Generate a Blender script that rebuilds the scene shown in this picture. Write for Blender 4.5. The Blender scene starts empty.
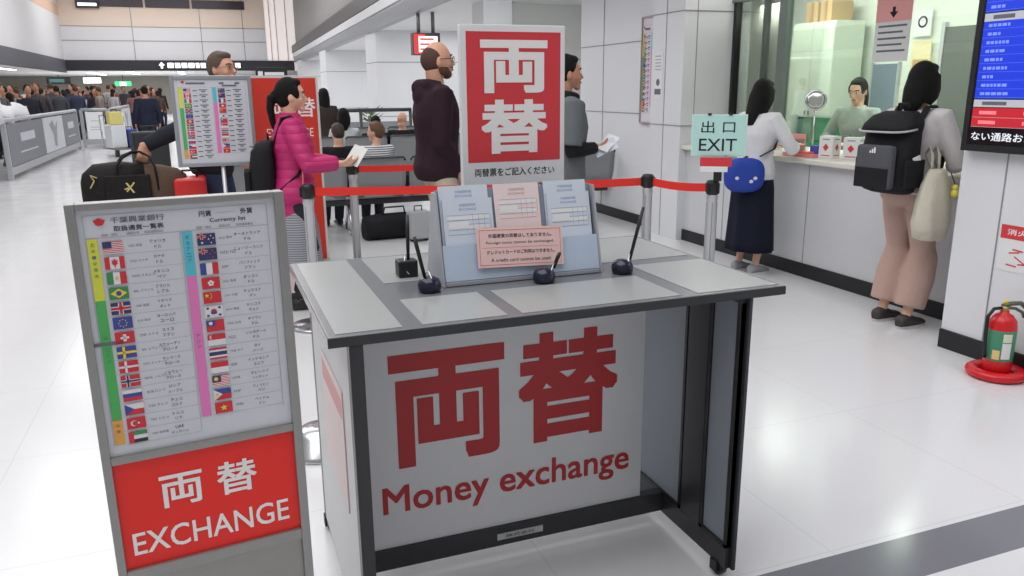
import bpy, bmesh, math, random
from mathutils import Vector, Matrix, Euler
random.seed(7)
SC = bpy.context.scene
COL = SC.collection
PI = math.pi
R = math.radians

# ------------------------------------------------------------------ materials
def lin(c):
    c = c / 255.0
    return c / 12.92 if c <= 0.04045 else ((c + 0.055) / 1.055) ** 2.4

MATS = {}
def mat(name, rgb, rough=0.6, metal=0.0, noise=0.06, scale=12.0, emit=0.0, bump=0.0, bscale=60.0, spec=0.5, coat=0.0):
    if name in MATS:
        return MATS[name]
    m = bpy.data.materials.new(name)
    m.use_nodes = True
    nt = m.node_tree
    b = nt.nodes['Principled BSDF']
    col = (lin(rgb[0]), lin(rgb[1]), lin(rgb[2]), 1)
    b.inputs['Roughness'].default_value = rough
    b.inputs['Metallic'].default_value = metal
    b.inputs['Specular IOR Level'].default_value = spec if rough < .65 else min(spec, .22)
    b.inputs['Coat Weight'].default_value = coat
    m.diffuse_color = col
    tc = nt.nodes.new('ShaderNodeTexCoord')
    if noise > 0:
        n = nt.nodes.new('ShaderNodeTexNoise')
        n.inputs['Scale'].default_value = scale
        n.inputs['Detail'].default_value = 3
        nt.links.new(tc.outputs['Object'], n.inputs['Vector'])
        mx = nt.nodes.new('ShaderNodeMix'); mx.data_type = 'RGBA'
        mx.inputs[6].default_value = tuple(max(0, c * (1 - noise)) for c in col[:3]) + (1,)
        mx.inputs[7].default_value = tuple(min(1, c * (1 + noise)) for c in col[:3]) + (1,)
        nt.links.new(n.outputs['Fac'], mx.inputs[0])
        nt.links.new(mx.outputs[2], b.inputs['Base Color'])
        if emit:
            nt.links.new(mx.outputs[2], b.inputs['Emission Color'])
    else:
        b.inputs['Base Color'].default_value = col
        if emit:
            b.inputs['Emission Color'].default_value = col
    if emit:
        b.inputs['Emission Strength'].default_value = emit
    if bump > 0:
        n2 = nt.nodes.new('ShaderNodeTexNoise')
        n2.inputs['Scale'].default_value = bscale
        n2.inputs['Detail'].default_value = 4
        nt.links.new(tc.outputs['Object'], n2.inputs['Vector'])
        bp = nt.nodes.new('ShaderNodeBump')
        bp.inputs['Strength'].default_value = bump
        bp.inputs['Distance'].default_value = 0.02
        nt.links.new(n2.outputs['Fac'], bp.inputs['Height'])
        nt.links.new(bp.outputs['Normal'], b.inputs['Normal'])
    MATS[name] = m
    return m

def band_mat(name, a, b_, freq, axis='Z', duty=0.5, rough=0.8, bump=0.0):
    """two colours in bands along one object axis; bump raises the bands (quilting)"""
    if name in MATS:
        return MATS[name]
    m = mat(name, a, rough, noise=0)
    nt = m.node_tree; bs = nt.nodes['Principled BSDF']
    tc = nt.nodes.new('ShaderNodeTexCoord'); sx = nt.nodes.new('ShaderNodeSeparateXYZ')
    nt.links.new(tc.outputs['Object'], sx.inputs[0])
    mu = nt.nodes.new('ShaderNodeMath'); mu.operation = 'MULTIPLY'; mu.inputs[1].default_value = freq
    nz = nt.nodes.new('ShaderNodeTexNoise'); nz.inputs['Scale'].default_value = 5
    nt.links.new(tc.outputs['Object'], nz.inputs['Vector'])
    ad = nt.nodes.new('ShaderNodeMath'); ad.operation = 'MULTIPLY_ADD'; ad.inputs[1].default_value = 0.5
    nt.links.new(nz.outputs['Fac'], ad.inputs[0])
    nt.links.new(sx.outputs[axis], mu.inputs[0])
    nt.links.new(mu.outputs[0], ad.inputs[2])
    fr = nt.nodes.new('ShaderNodeMath'); fr.operation = 'FRACT'
    nt.links.new(ad.outputs[0], fr.inputs[0])
    gt = nt.nodes.new('ShaderNodeMath'); gt.operation = 'GREATER_THAN'; gt.inputs[1].default_value = duty
    nt.links.new(fr.outputs[0], gt.inputs[0])
    mx = nt.nodes.new('ShaderNodeMix'); mx.data_type = 'RGBA'
    mx.inputs[6].default_value = tuple(lin(c) for c in a) + (1,)
    mx.inputs[7].default_value = tuple(lin(c) for c in b_) + (1,)
    nt.links.new(gt.outputs[0], mx.inputs[0]); nt.links.new(mx.outputs[2], bs.inputs['Base Color'])
    if bump:
        pp = nt.nodes.new('ShaderNodeMath'); pp.operation = 'PINGPONG'; pp.inputs[1].default_value = 0.5
        nt.links.new(ad.outputs[0], pp.inputs[0])
        sq = nt.nodes.new('ShaderNodeMath'); sq.operation = 'POWER'; sq.inputs[1].default_value = 0.5
        nt.links.new(pp.outputs[0], sq.inputs[0])
        bp = nt.nodes.new('ShaderNodeBump'); bp.inputs['Strength'].default_value = bump; bp.inputs['Distance'].default_value = 0.03
        nt.links.new(sq.outputs[0], bp.inputs['Height']); nt.links.new(bp.outputs['Normal'], bs.inputs['Normal'])
    return m

def glass_mat(name, tint, refl=0.12, rough=0.02):
    if name in MATS:
        return MATS[name]
    m = bpy.data.materials.new(name); m.use_nodes = True
    nt = m.node_tree; nt.nodes.clear()
    out = nt.nodes.new('ShaderNodeOutputMaterial')
    tr = nt.nodes.new('ShaderNodeBsdfTransparent'); tr.inputs[0].default_value = tuple(lin(c) for c in tint) + (1,)
    gl = nt.nodes.new('ShaderNodeBsdfGlossy'); gl.inputs['Roughness'].default_value = rough
    lw = nt.nodes.new('ShaderNodeLayerWeight'); lw.inputs[0].default_value = 0.25
    mu = nt.nodes.new('ShaderNodeMath'); mu.operation = 'MULTIPLY_ADD'; mu.inputs[1].default_value = 0.5; mu.inputs[2].default_value = refl
    nt.links.new(lw.outputs['Fresnel'], mu.inputs[0])
    mx = nt.nodes.new('ShaderNodeMixShader')
    nt.links.new(mu.outputs[0], mx.inputs[0]); nt.links.new(tr.outputs[0], mx.inputs[1]); nt.links.new(gl.outputs[0], mx.inputs[2])
    nt.links.new(mx.outputs[0], out.inputs[0])
    MATS[name] = m
    return m

# ------------------------------------------------------------------ mesh builder
TEXT_CACHE = {}
def text_geo(body, bold=0.0, shear=0.0):
    key = (body, bold, shear)
    if key in TEXT_CACHE:
        return TEXT_CACHE[key]
    c = bpy.data.curves.new('lettering_curve', 'FONT')
    c.body = body; c.size = 1.0; c.offset = bold; c.shear = shear; c.resolution_u = 3
    o = bpy.data.objects.new('lettering_curve', c)
    COL.objects.link(o)
    dg = bpy.context.evaluated_depsgraph_get()
    me = bpy.data.meshes.new_from_object(o.evaluated_get(dg))
    vs = [v.co.copy() for v in me.vertices]
    fs = [tuple(p.vertices) for p in me.polygons]
    bpy.data.objects.remove(o); bpy.data.curves.remove(c); bpy.data.meshes.remove(me)
    if vs:
        x0 = min(v.x for v in vs); x1 = max(v.x for v in vs); y0 = min(v.y for v in vs); y1 = max(v.y for v in vs)
    else:
        x0 = x1 = y0 = y1 = 0
    TEXT_CACHE[key] = (vs, fs, (x0, x1, y0, y1))
    return TEXT_CACHE[key]

class MB:
    def __init__(self):
        self.v = []; self.f = []; self.mi = []; self.sm = []; self.mats = []; self.M = Matrix.Identity(4)
    def slot(self, m):
        if m not in self.mats:
            self.mats.append(m)
        return self.mats.index(m)
    def add(self, vs, fs, m, smooth=False):
        n = len(self.v); k = self.slot(m)
        for p in vs:
            self.v.append(self.M @ Vector(p))
        for f in fs:
            self.f.append(tuple(i + n for i in f)); self.mi.append(k); self.sm.append(smooth)
        return self
    def box(self, c, s, m, bev=0.0, rz=0.0, rx=0.0, ry=0.0, seg=2):
        bm = bmesh.new(); bmesh.ops.create_cube(bm, size=1.0)
        for v in bm.verts:
            v.co = Vector((v.co.x * s[0], v.co.y * s[1], v.co.z * s[2]))
        if bev > 0:
            bmesh.ops.bevel(bm, geom=list(bm.edges), offset=bev, segments=seg, profile=0.6, affect='EDGES')
        T = Matrix.Translation(c) @ Euler((rx, ry, rz)).to_matrix().to_4x4()
        bm.verts.index_update()
        vs = [T @ v.co for v in bm.verts]; fs = [tuple(v.index for v in f.verts) for f in bm.faces]
        bm.free()
        return self.add(vs, fs, m, smooth=False)
    def bx(self, x0, x1, y0, y1, z0, z1, m, bev=0.0):
        return self.box(((x0 + x1) / 2, (y0 + y1) / 2, (z0 + z1) / 2), (abs(x1 - x0), abs(y1 - y0), abs(z1 - z0)), m, bev)
    def rings(self, rings, m, smooth=True, caps=True, closed=False):
        n = len(rings[0]); vs = [p for r in rings for p in r]; fs = []
        L = len(rings)
        for i in range(L if closed else L - 1):
            a = i * n; b = ((i + 1) % L) * n
            for j in range(n):
                k = (j + 1) % n
                fs.append((a + j, a + k, b + k, b + j))
        self.add(vs, fs, m, smooth)
        if caps and not closed:
            self.add(rings[0], [tuple(reversed(range(n)))], m, False)
            self.add(rings[-1], [tuple(range(n))], m, False)
        return self
    def tube(self, path, rad, m, n=10, flat=1.0, ref=None, closed=False, caps=True):
        P = [Vector(p) for p in path]; L = len(P)
        rr = rad if isinstance(rad, (list, tuple)) else [rad] * L
        rings = []; prev = None
        for i in range(L):
            if closed:
                d = (P[(i + 1) % L] - P[i - 1])
            else:
                d = P[min(i + 1, L - 1)] - P[max(i - 1, 0)]
            if d.length < 1e-9: d = Vector((0, 0, 1))
            d.normalize()
            if prev is None:
                a = Vector(ref) if ref else (Vector((0, 0, 1)) if abs(d.z) < 0.9 else Vector((1, 0, 0)))
            else:
                a = prev
            a = (a - d * a.dot(d))
            if a.length < 1e-6: a = d.orthogonal()
            a.normalize(); prev = a
            b = d.cross(a)
            r = rr[i]
            rx, ry = (r if isinstance(r, (list, tuple)) else (r, r * flat))
            rings.append([P[i] + a * (rx * math.cos(t)) + b * (ry * math.sin(t)) for t in [2 * PI * k / n for k in range(n)]])
        return self.rings(rings, m, True, caps, closed)
    def cyl(self, p0, p1, r, m, n=20, r2=None):
        P0 = Vector(p0); P1 = Vector(p1); d = (P1 - P0).normalized(); a = d.orthogonal().normalized(); b = d.cross(a)
        r2 = r if r2 is None else r2
        mk = lambda P, q: [P + a * (q * math.cos(2 * PI * k / n)) + b * (q * math.sin(2 * PI * k / n)) for k in range(n)]
        return self.rings([mk(P0, r), mk(P1, r2)], m, True, True)
    def lathe(self, prof, m, n=28, c=(0, 0, 0)):
        rings = [[Vector((c[0] + r * math.cos(2 * PI * k / n), c[1] + r * math.sin(2 * PI * k / n), c[2] + z)) for k in range(n)] for r, z in prof]
        return self.rings(rings, m, True, True)
    def ell(self, c, r, m, nu=16, nv=10, T=None):
        vs = []; fs = []
        for j in range(1, nv):
            t = PI * j / nv
            for i in range(nu):
                p = 2 * PI * i / nu
                vs.append(Vector((r[0] * math.sin(t) * math.cos(p), r[1] * math.sin(t) * math.sin(p), r[2] * math.cos(t))))
        vs.append(Vector((0, 0, r[2]))); vs.append(Vector((0, 0, -r[2])))
        top, bot = len(vs) - 2, len(vs) - 1
        for j in range(nv - 2):
            for i in range(nu):
                k = (i + 1) % nu
                fs.append((j * nu + i, (j + 1) * nu + i, (j + 1) * nu + k, j * nu + k))
        for i in range(nu):
            k = (i + 1) % nu
            fs.append((top, i, k)); fs.append((bot, (nv - 2) * nu + k, (nv - 2) * nu + i))
        if T is not None:
            vs = [T @ v for v in vs]
        return self.add([v + Vector(c) for v in vs], fs, m, True)
    def poly(self, pts, m):           # pts: 3-D, one face
        return self.add(pts, [tuple(range(len(pts)))], m, False)
    def rect(self, x0, z0, x1, z1, m, y=0.0):     # flat print in the local XZ plane, faces -Y
        return self.poly([(x0, y, z0), (x1, y, z0), (x1, y, z1), (x0, y, z1)], m)
    def disc(self, x, z, r, m, y=0.0, n=16, rz=None):
        return self.poly([(x + r * math.cos(2 * PI * k / n), y, z + (rz or r) * math.sin(2 * PI * k / n)) for k in range(n)], m)
    def text(self, s, m, x, z, h=None, w=None, y=0.0, bold=0.0, align='L', zalign='B'):
        """flat lettering fitted to height h and/or width w, in the XZ plane facing -Y; bold thickens the strokes (em units)"""
        vs, fs, (x0, x1, y0, y1) = text_geo(s)
        if not vs: return self
        x0 -= bold; x1 += bold; y0 -= bold; y1 += bold
        W = x1 - x0; Hh = max(y1 - y0, 1e-6)
        if h and w: sx, sz = w / W, h / Hh
        elif h: sx = sz = h / Hh
        else: sx = sz = w / W
        ox = {'L': 0, 'C': -W * sx / 2, 'R': -W * sx}[align]
        oz = {'B': 0, 'C': -Hh * sz / 2, 'T': -Hh * sz}[zalign]
        offs = [(0, 0)]
        if bold > 0:
            n = 1 if bold < .015 else 2
            offs = [(bold * i / n, bold * j / n) for i in range(-n, n + 1) for j in range(-n, n + 1)]
        for k, (a, b) in enumerate(offs):
            self.add([(x + ox + (v.x + a - x0) * sx, y - .000004 * k, z + oz + (v.y + b - y0) * sz) for v in vs], fs, m, False)
        return self
    def mesh(self, name, recalc=True):
        me = bpy.data.meshes.new(name)
        me.from_pydata([tuple(v) for v in self.v], [], self.f)
        for m in self.mats: me.materials.append(m)
        me.polygons.foreach_set('material_index', self.mi)
        me.polygons.foreach_set('use_smooth', self.sm)
        if recalc:
            bm = bmesh.new(); bm.from_mesh(me)
            bmesh.ops.remove_doubles(bm, verts=bm.verts, dist=1e-6)
            bmesh.ops.recalc_face_normals(bm, faces=bm.faces)
            bm.to_mesh(me); bm.free()
        me.update()
        return me
    def build(self, name, parent=None, loc=None, recalc=True):
        o = bpy.data.objects.new(name, self.mesh(name, recalc))
        COL.objects.link(o)
        if parent: o.parent = parent
        if loc: o.location = loc
        return o

def tag(o, label, cat, group=None, kind=None):
    if label: o['label'] = label
    if cat: o['category'] = cat
    if group: o['group'] = group
    if kind: o['kind'] = kind
    return o
def thing(name, label, cat, loc=(0, 0, 0), rz=0.0, group=None):
    o = bpy.data.objects.new(name, None); COL.objects.link(o)
    o.empty_display_size = 0.1
    o.location = loc; o.rotation_euler = (0, 0, rz)
    return tag(o, label, cat, group)
def struct(mb, name, parent=None):
    o = mb.build(name, parent)
    if not parent: o['kind'] = 'structure'
    return o
def dup(root, loc, rz, label, group=None):
    r = root.copy(); COL.objects.link(r); r.location = loc; r.rotation_euler = (0, 0, rz)
    r['label'] = label
    if group: r['group'] = group
    for ch in list(root.children):
        c = ch.copy(); COL.objects.link(c); c.parent = r
        for g in list(ch.children):
            d = g.copy(); COL.objects.link(d); d.parent = c
    return r

def remeshed(mb, name, voxel, smooth=2, parent=None, m=None):
    me = mb.mesh(name + '_raw')
    o = bpy.data.objects.new(name, me); COL.objects.link(o)
    md = o.modifiers.new('union', 'REMESH'); md.mode = 'VOXEL'; md.voxel_size = voxel; md.use_smooth_shade = True
    dg = bpy.context.evaluated_depsgraph_get()
    nm = bpy.data.meshes.new_from_object(o.evaluated_get(dg))
    o.modifiers.clear()
    bm = bmesh.new(); bm.from_mesh(nm)
    for _ in range(smooth):
        bmesh.ops.smooth_vert(bm, verts=bm.verts, factor=0.5, use_axis_x=True, use_axis_y=True, use_axis_z=True)
    bm.to_mesh(nm); bm.free()
    nm.materials.clear(); nm.materials.append(m or mb.mats[0])
    nm.polygons.foreach_set('use_smooth', [True] * len(nm.polygons))
    nm.polygons.foreach_set('material_index', [0] * len(nm.polygons))
    nm.name = name
    o.data = nm; bpy.data.meshes.remove(me)
    if parent: o.parent = parent
    return o

# ------------------------------------------------------------------ shared materials
WHITE = mat('white_paint', (226, 227, 230), 0.5, noise=0.02, scale=2)
WALL = mat('wall_panel_white', (222, 223, 227), 0.35, noise=0.02, scale=1.5)
SEAM = mat('panel_seam', (150, 152, 156), 0.8)
BLACK = mat('black_plastic', (26, 26, 29), 0.45)
DARKBASE = mat('black_baseboard', (28, 29, 33), 0.5)
CHROME = mat('polished_steel', (205, 207, 210), 0.22, metal=0.9, noise=0.02)
STEEL = mat('brushed_steel', (150, 148, 145), 0.38, metal=0.8, noise=0.05, scale=30)
ALU = mat('aluminium', (196, 197, 200), 0.35, metal=0.5, noise=0.03)
REDTAPE = mat('red_tape', (226, 44, 34), 0.6, noise=0.05)
REDPAPER = mat('red_print', (210, 56, 64), 0.5, noise=0.03)
REDVIV = mat('vivid_red_print', (232, 32, 22), 0.45, noise=0.02)
PAPER = mat('white_paper', (226, 226, 228), 0.6, noise=0.02)
PAPERG = mat('chart_paper', (206, 207, 215), 0.45, noise=0.015)
INK = mat('black_ink', (40, 40, 46), 0.7, noise=0)
INKG = mat('grey_ink', (110, 112, 122), 0.7, noise=0)
SKIN = mat('skin_light', (226, 178, 150), 0.55, noise=0.04)
SKIN2 = mat('skin_tan', (196, 140, 112), 0.55, noise=0.05)
HAIR = mat('black_hair', (16, 14, 15), 0.66, noise=0.2, scale=60, bump=0.5, bscale=180)
HAIRG = mat('greying_hair', (92, 72, 64), 0.6, noise=0.2, scale=60, bump=0.5, bscale=180)
HAIRB = mat('brown_hair', (104, 74, 50), 0.5, noise=0.25, scale=60, bump=0.5, bscale=180)
EYEW = mat('eye_white', (232, 230, 226), 0.3, noise=0)
LIP = mat('lip', (176, 96, 92), 0.5, noise=0)

# ------------------------------------------------------------------ people
def ik(S, W, l1, l2, hint):
    S = Vector(S); W = Vector(W); d = W - S; L = d.length
    mx = (l1 + l2) * 0.985
    if L > mx:
        W = S + d * (mx / L); d = W - S; L = d.length
    a = (l1 * l1 - l2 * l2 + L * L) / (2 * L)
    h = math.sqrt(max(0, l1 * l1 - a * a))
    u = d.normalized(); hv = Vector(hint); hv = hv - u * hv.dot(u)
    if hv.length < 1e-5: hv = u.orthogonal()
    hv.normalize()
    return S + u * a + hv * h, W

def lerp(a, b, t): return a + (b - a) * t

def oval(c, rx, ry, n=20, T=None, pw=2.3):
    out = []
    for k in range(n):
        t = 2 * PI * k / n
        cx = math.copysign(abs(math.cos(t)) ** (2 / pw), math.cos(t)); sy = math.copysign(abs(math.sin(t)) ** (2 / pw), math.sin(t))
        p = Vector((c[0] + rx * cx, c[1] + ry * sy, c[2]))
        out.append(T(p) if T else p)
    return out

class Body:
    """joint positions of one figure, facing local +Y"""
    def __init__(s, H, female=False, hip=None, lean=0.0, heavy=1.0, wr=None, wl=None, er=None, el=None, ar=None, al=None,
                 kr=(0, 1, 0), kl=(0, 1, 0), hy=0.0, hp=0.0, hr=0.0, palm_r=None, palm_l=None, hand_r=None, hand_l=None, curl=0.5):
        s.H = H; s.f = female; s.heavy = heavy
        s.hip = hip if hip is not None else 0.525 * H
        s.lean = lean; s.up = 0.525 * H
        RL = Matrix.Rotation(-lean, 3, 'X')
        s.T = lambda p: RL @ (Vector(p) - Vector((0, 0, s.up))) + Vector((0, 0, s.hip))
        sw = (0.098 if female else 0.112) * H * (0.5 + 0.5 * heavy)
        s.sh = {}; s.elb = {}; s.wri = {}; s.hd = {}; s.pn = {}
        for sd, w, e, hdv, pl in ((1, wr, er, hand_r, palm_r), (-1, wl, el, hand_l, palm_l)):
            S = s.T((sd * sw, 0, 0.808 * H))
            if w is None: w = (sd * (sw + 0.045 * H), 0.03 * H, s.hip - 0.03 * H)
            if e is None: e = (sd * 0.5, -1, -0.2)
            E, W = ik(S, w, 0.178 * H, 0.152 * H, e)
            s.sh[sd], s.elb[sd], s.wri[sd] = S, E, W
            s.hd[sd] = Vector(hdv).normalized() if hdv else (W - E).normalized()
            s.pn[sd] = Vector(pl) if pl else Vector((-sd, 0, 0))
        s.hj = {}; s.kn = {}; s.an = {}
        for sd, a, k in ((1, ar, kr), (-1, al, kl)):
            Hj = Vector((sd * 0.052 * H, 0, s.hip - 0.005 * H))
            if a is None: a = (sd * 0.056 * H, -0.01 * H, 0.045 * H)
            K, A = ik(Hj, a, 0.245 * H, 0.242 * H, k)
            s.hj[sd], s.kn[sd], s.an[sd] = Hj, K, A
        s.hc = s.T((0, 0.012 * H, 0.932 * H))
        s.HR = (Euler((0, 0, hy)).to_matrix() @ Euler((hp, hr, 0)).to_matrix() @ Matrix.Identity(3))
        s.curl = curl
    # torso rings: (z, half width, half depth, y offset)
    def torso_prof(s):
        H = s.H; g = s.heavy
        if s.f:
            p = [(.475, .070, .055, 0), (.50, .094, .066, -.004), (.53, .098, .070, -.006), (.57, .088, .062, 0), (.62, .072, .054, 0), (.67, .076, .056, .002), (.72, .088, .068, .006), (.765, .092, .060, .002), (.80, .086, .048, 0), (.822, .058, .040, 0), (.838, .034, .034, .002)]
        else:
            p = [(.475, .070, .058, 0), (.50, .092, .068, -.003), (.53, .094, .068, -.004), (.57, .090, .062, 0), (.62, .086, .060, .002), (.67, .092, .064, .002), (.72, .102, .070, .002), (.765, .108, .066, 0), (.80, .100, .054, 0), (.824, .066, .042, 0), (.842, .038, .038, .002)]
        return [(z * H, w * H * g, d * H * g, y * H) for z, w, d, y in p]

def add_hand(mb, W, d, pn, side, H, m, curl):
    d = d.normalized(); pn = (pn - d * pn.dot(d))
    if pn.length < 1e-4: pn = d.orthogonal()
    pn.normalize()                      # palm normal (finger curl direction)
    t = d.cross(pn) * side              # towards the thumb... sign fixed by side
    L = 0.1 * H
    pal = [W + d * (L * q) for q in (-0.12, 0.05, 0.28, 0.48)]
    rr = [(0.013 * H, 0.016 * H), (0.010 * H, 0.019 * H), (0.0095 * H, 0.0245 * H), (0.008 * H, 0.0245 * H)]
    mb.tube(pal, rr, m, 12, ref=pn)
    for k, ln in enumerate((0.40, 0.45, 0.42, 0.33)):
        off = t * ((0.0185 - 0.0123 * k) * H)
        p0 = W + d * (L * 0.40) + off
        pts = [p0]; a = 0.0; q = p0 + d * (L * 0.06)
        pts.append(q)
        for seg in range(3):
            a += curl * (0.55 + 0.1 * k)
            dv = d * math.cos(a) + pn * math.sin(a)
            q = q + dv * (L * ln / 3 * (1.15 - 0.15 * seg)); pts.append(q)
        mb.tube(pts, [0.0058 * H, 0.0058 * H, 0.0054 * H, 0.005 * H, 0.0042 * H], m, 8)
    p0 = W + d * (L * 0.12) + t * (0.016 * H)
    dv = (d * 0.75 + t * 0.6 + pn * 0.35).normalized(); p1 = p0 + dv * (L * 0.24)
    dv2 = (d * 0.9 + t * 0.1 + pn * (0.3 + curl * 0.4)).normalized(); p2 = p1 + dv2 * (L * 0.2)
    mb.tube([p0, p1, p2], [0.0075 * H, 0.0066 * H, 0.0048 * H], m, 8)

def head_geo(mb, b, m):
    H = b.H
    T = lambda v: b.HR @ Vector(v) + b.hc
    n, k = 24, 16; vs = []
    rings = []
    for j in range(1, k):
        t = PI * j / k; z = math.cos(t); r = math.sin(t); ring = []
        for i in range(n):
            p = 2 * PI * i / n; x, y = r * math.cos(p), r * math.sin(p)
            wx = 0.0435; wy = 0.056
            if z < 0:
                wx *= 1 - 0.22 * (-z) ** 1.2 + (0.06 if y > 0.2 else 0)
                if y < 0: wy *= 1 - 0.42 * (-z)
                else: wy *= 1 + 0.03 * (-z)
            ring.append(T((x * wx * H, y * wy * H, z * 0.0675 * H)))
        rings.append(ring)
    mb.rings(rings, m, True, True)
    # brow, nose, cheeks, chin, ears
    mb.tube([T((0, .050 * H, .012 * H)), T((0, .059 * H, -.006 * H)), T((0, .0655 * H, -.017 * H)), T((0, .054 * H, -.024 * H))], [.0055 * H, .0068 * H, .0095 * H, .006 * H], m, 10)
    mb.ell((0, 0, 0), (.026 * H, .012 * H, .008 * H), m, T=Matrix.Translation(T((0, .046 * H, .017 * H))) @ b.HR.to_4x4())
    mb.ell((0, 0, 0), (.017 * H, .013 * H, .013 * H), m, T=Matrix.Translation(T((0, .046 * H, -.055 * H))) @ b.HR.to_4x4())
    mb.ell((0, 0, 0), (.016 * H, .009 * H, .009 * H), m, T=Matrix.Translation(T((0, .0515 * H, -.037 * H))) @ b.HR.to_4x4())
    for sd in (1, -1):
        mb.ell((0, 0, 0), (.013 * H, .010 * H, .012 * H), m, T=Matrix.Translation(T((sd * .024 * H, .038 * H, -.018 * H))) @ b.HR.to_4x4())
        mb.ell((0, 0, 0), (.005 * H, .011 * H, .018 * H), m, T=Matrix.Translation(T((sd * .0445 * H, -.006 * H, -.008 * H))) @ (b.HR @ Euler((0.15, 0, sd * -0.35)).to_matrix()).to_4x4())
    # neck
    mb.tube([b.T((0, 0, .80 * H)), b.T((0, .002 * H, .85 * H)), b.hc + b.HR @ Vector((0, -.014 * H, -.035 * H))], [.042 * H, .0335 * H if not b.f else .029 * H, .035 * H if not b.f else .030 * H], m, 14)

def body_mesh(b, m, hands=(True, True), voxel=0.008, parent=None, legs=True):
    H = b.H; mb = MB(); shr = 0.9
    mb.rings([oval((0, y, z), w * shr, d * shr, 20, b.T) for z, w, d, y in b.torso_prof()], m)
    for sd in (1, -1):
        S, E, W = b.sh[sd], b.elb[sd], b.wri[sd]
        th = 0.9 if b.f else 1.0
        mb.tube([S.lerp(b.T((0, 0, .79 * H)), 0.3), S, S.lerp(E, .3), S.lerp(E, .8), E, E.lerp(W, .3), W], [.030 * H * th, .030 * H * th, .027 * H * th, .022 * H * th, .0215 * H * th, .0225 * H * th, .0145 * H * th], m, 12)
        if hands[0 if sd == 1 else 1]:
            add_hand(mb, W, b.hd[sd], b.pn[sd], sd, H, m, b.curl)
        else:
            mb.ell(W + b.hd[sd] * 0.03 * H, (.02 * H, .02 * H, .02 * H), m)
        if legs:
            Hj, K, A = b.hj[sd], b.kn[sd], b.an[sd]
            mb.tube([Hj + Vector((0, 0, .02 * H)), Hj.lerp(K, .3), Hj.lerp(K, .85), K, K.lerp(A, .3), K.lerp(A, .75), A], [.046 * H, .045 * H, .032 * H, .030 * H, .031 * H, .021 * H, .018 * H], m, 12)
            mb.tube([A + Vector((0, -.025 * H, -.018 * H)), A + Vector((0, .02 * H, -.022 * H)), A + Vector((0, .085 * H, -.034 * H))], [.016 * H, .020 * H, .011 * H], m, 10)
    head_geo(mb, b, m)
    return remeshed(mb, 'body', voxel, 1, parent, m)

def face_parts(b, root, brow, lip=LIP, eyes=True):
    H = b.H; T = lambda v: b.HR @ Vector(v) + b.hc; Q = b.HR.to_4x4()
    for sd in (1, -1):
        mb = MB()
        mb.ell((0, 0, 0), (.0085 * H, .004 * H, .0042 * H), EYEW, 10, 8, T=Matrix.Translation(T((sd * .0185 * H, .0515 * H, .003 * H))) @ Q)
        mb.ell((0, 0, 0), (.0042 * H, .0035 * H, .0042 * H), INK, 8, 6, T=Matrix.Translation(T((sd * .0185 * H, .0537 * H, .003 * H))) @ Q)
        mb.build('eye', root)
        mb = MB()
        mb.tube([T((sd * .009 * H, .0565 * H, .015 * H)), T((sd * .02 * H, .054 * H, .0185 * H)), T((sd * .030 * H, .046 * H, .0145 * H))], .0024 * H, brow, 6)
        mb.build('eyebrow', root)
    mb = MB()
    mb.ell((0, 0, 0), (.0145 * H, .004 * H, .0048 * H), lip, 12, 8, T=Matrix.Translation(T((0, .0585 * H, -.0375 * H))) @ Q)
    mb.build('mouth', root)

def top_mesh(b, name, m, parent, infl=0.014, hem=0.49, sleeve=1.0, voxel=0.011, collar=0.0, hood=False, loose=1.0, bunch=0.0, neck_z=0.838):
    """torso + sleeves worn over the body"""
    H = b.H; mb = MB()
    prof = [p for p in b.torso_prof() if p[0] > hem * H - 1e-6]
    if prof[0][0] > hem * H + .002 * H:
        z, w, d, y = prof[0]; prof = [(hem * H, w * 1.0, d * 1.0, y)] + prof
    prof = [p for p in prof if p[0] < neck_z * H]
    rr = []
    for z, w, d, y in prof:
        lo = loose if z < .75 * H else 1.0
        rr.append(oval((0, y, z), (w + infl) * lo, (d + infl) * lo, 22, b.T))
    z, w, d, y = prof[-1]
    rr.append(oval((0, y + .001, z + .012 * H), (w + infl) * 0.8, (d + infl) * 0.86, 22, b.T))
    mb.rings(rr, m)
    for sd in (1, -1):
        S, E, W = b.sh[sd], b.elb[sd], b.wri[sd]
        if sleeve <= 0.5:
            W2 = S.lerp(E, sleeve * 2); pts = [S.lerp(b.T((0, 0, .79 * H)), .3), S, S.lerp(W2, .5), W2]; ra = [.031, .033, .031, .030]
        else:
            W2 = E.lerp(W, (sleeve - .5) * 2); pts = [S.lerp(b.T((0, 0, .79 * H)), .3), S, S.lerp(E, .35), S.lerp(E, .8), E, E.lerp(W2, .45), W2]; ra = [.030, .0315, .029, .0245, .0245, .0235, .0185]
        k = 0.92 if b.f else 1.0
        mb.tube(pts, [r * H * k + infl * 0.75 for r in ra], m, 14)
    if collar:
        mb.tube([b.T((0, -.001 * H, .815 * H)), b.T((0, .003 * H, (.838 + collar) * H))], [.052 * H, .046 * H], m, 18)
    if hood:
        mb.tube([b.T((.05 * H, .012 * H, .838 * H)), b.T((.042 * H, -.035 * H, .838 * H)), b.T((0, -.062 * H, .828 * H)), b.T((-.042 * H, -.035 * H, .838 * H)), b.T((-.05 * H, .012 * H, .838 * H))], [.016 * H, .026 * H, .034 * H, .026 * H, .016 * H], m, 12)
        mb.ell(b.T((0, -.06 * H, .80 * H)), (.06 * H, .028 * H, .045 * H), m)
    return remeshed(mb, name, voxel, 2, parent, m)

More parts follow.
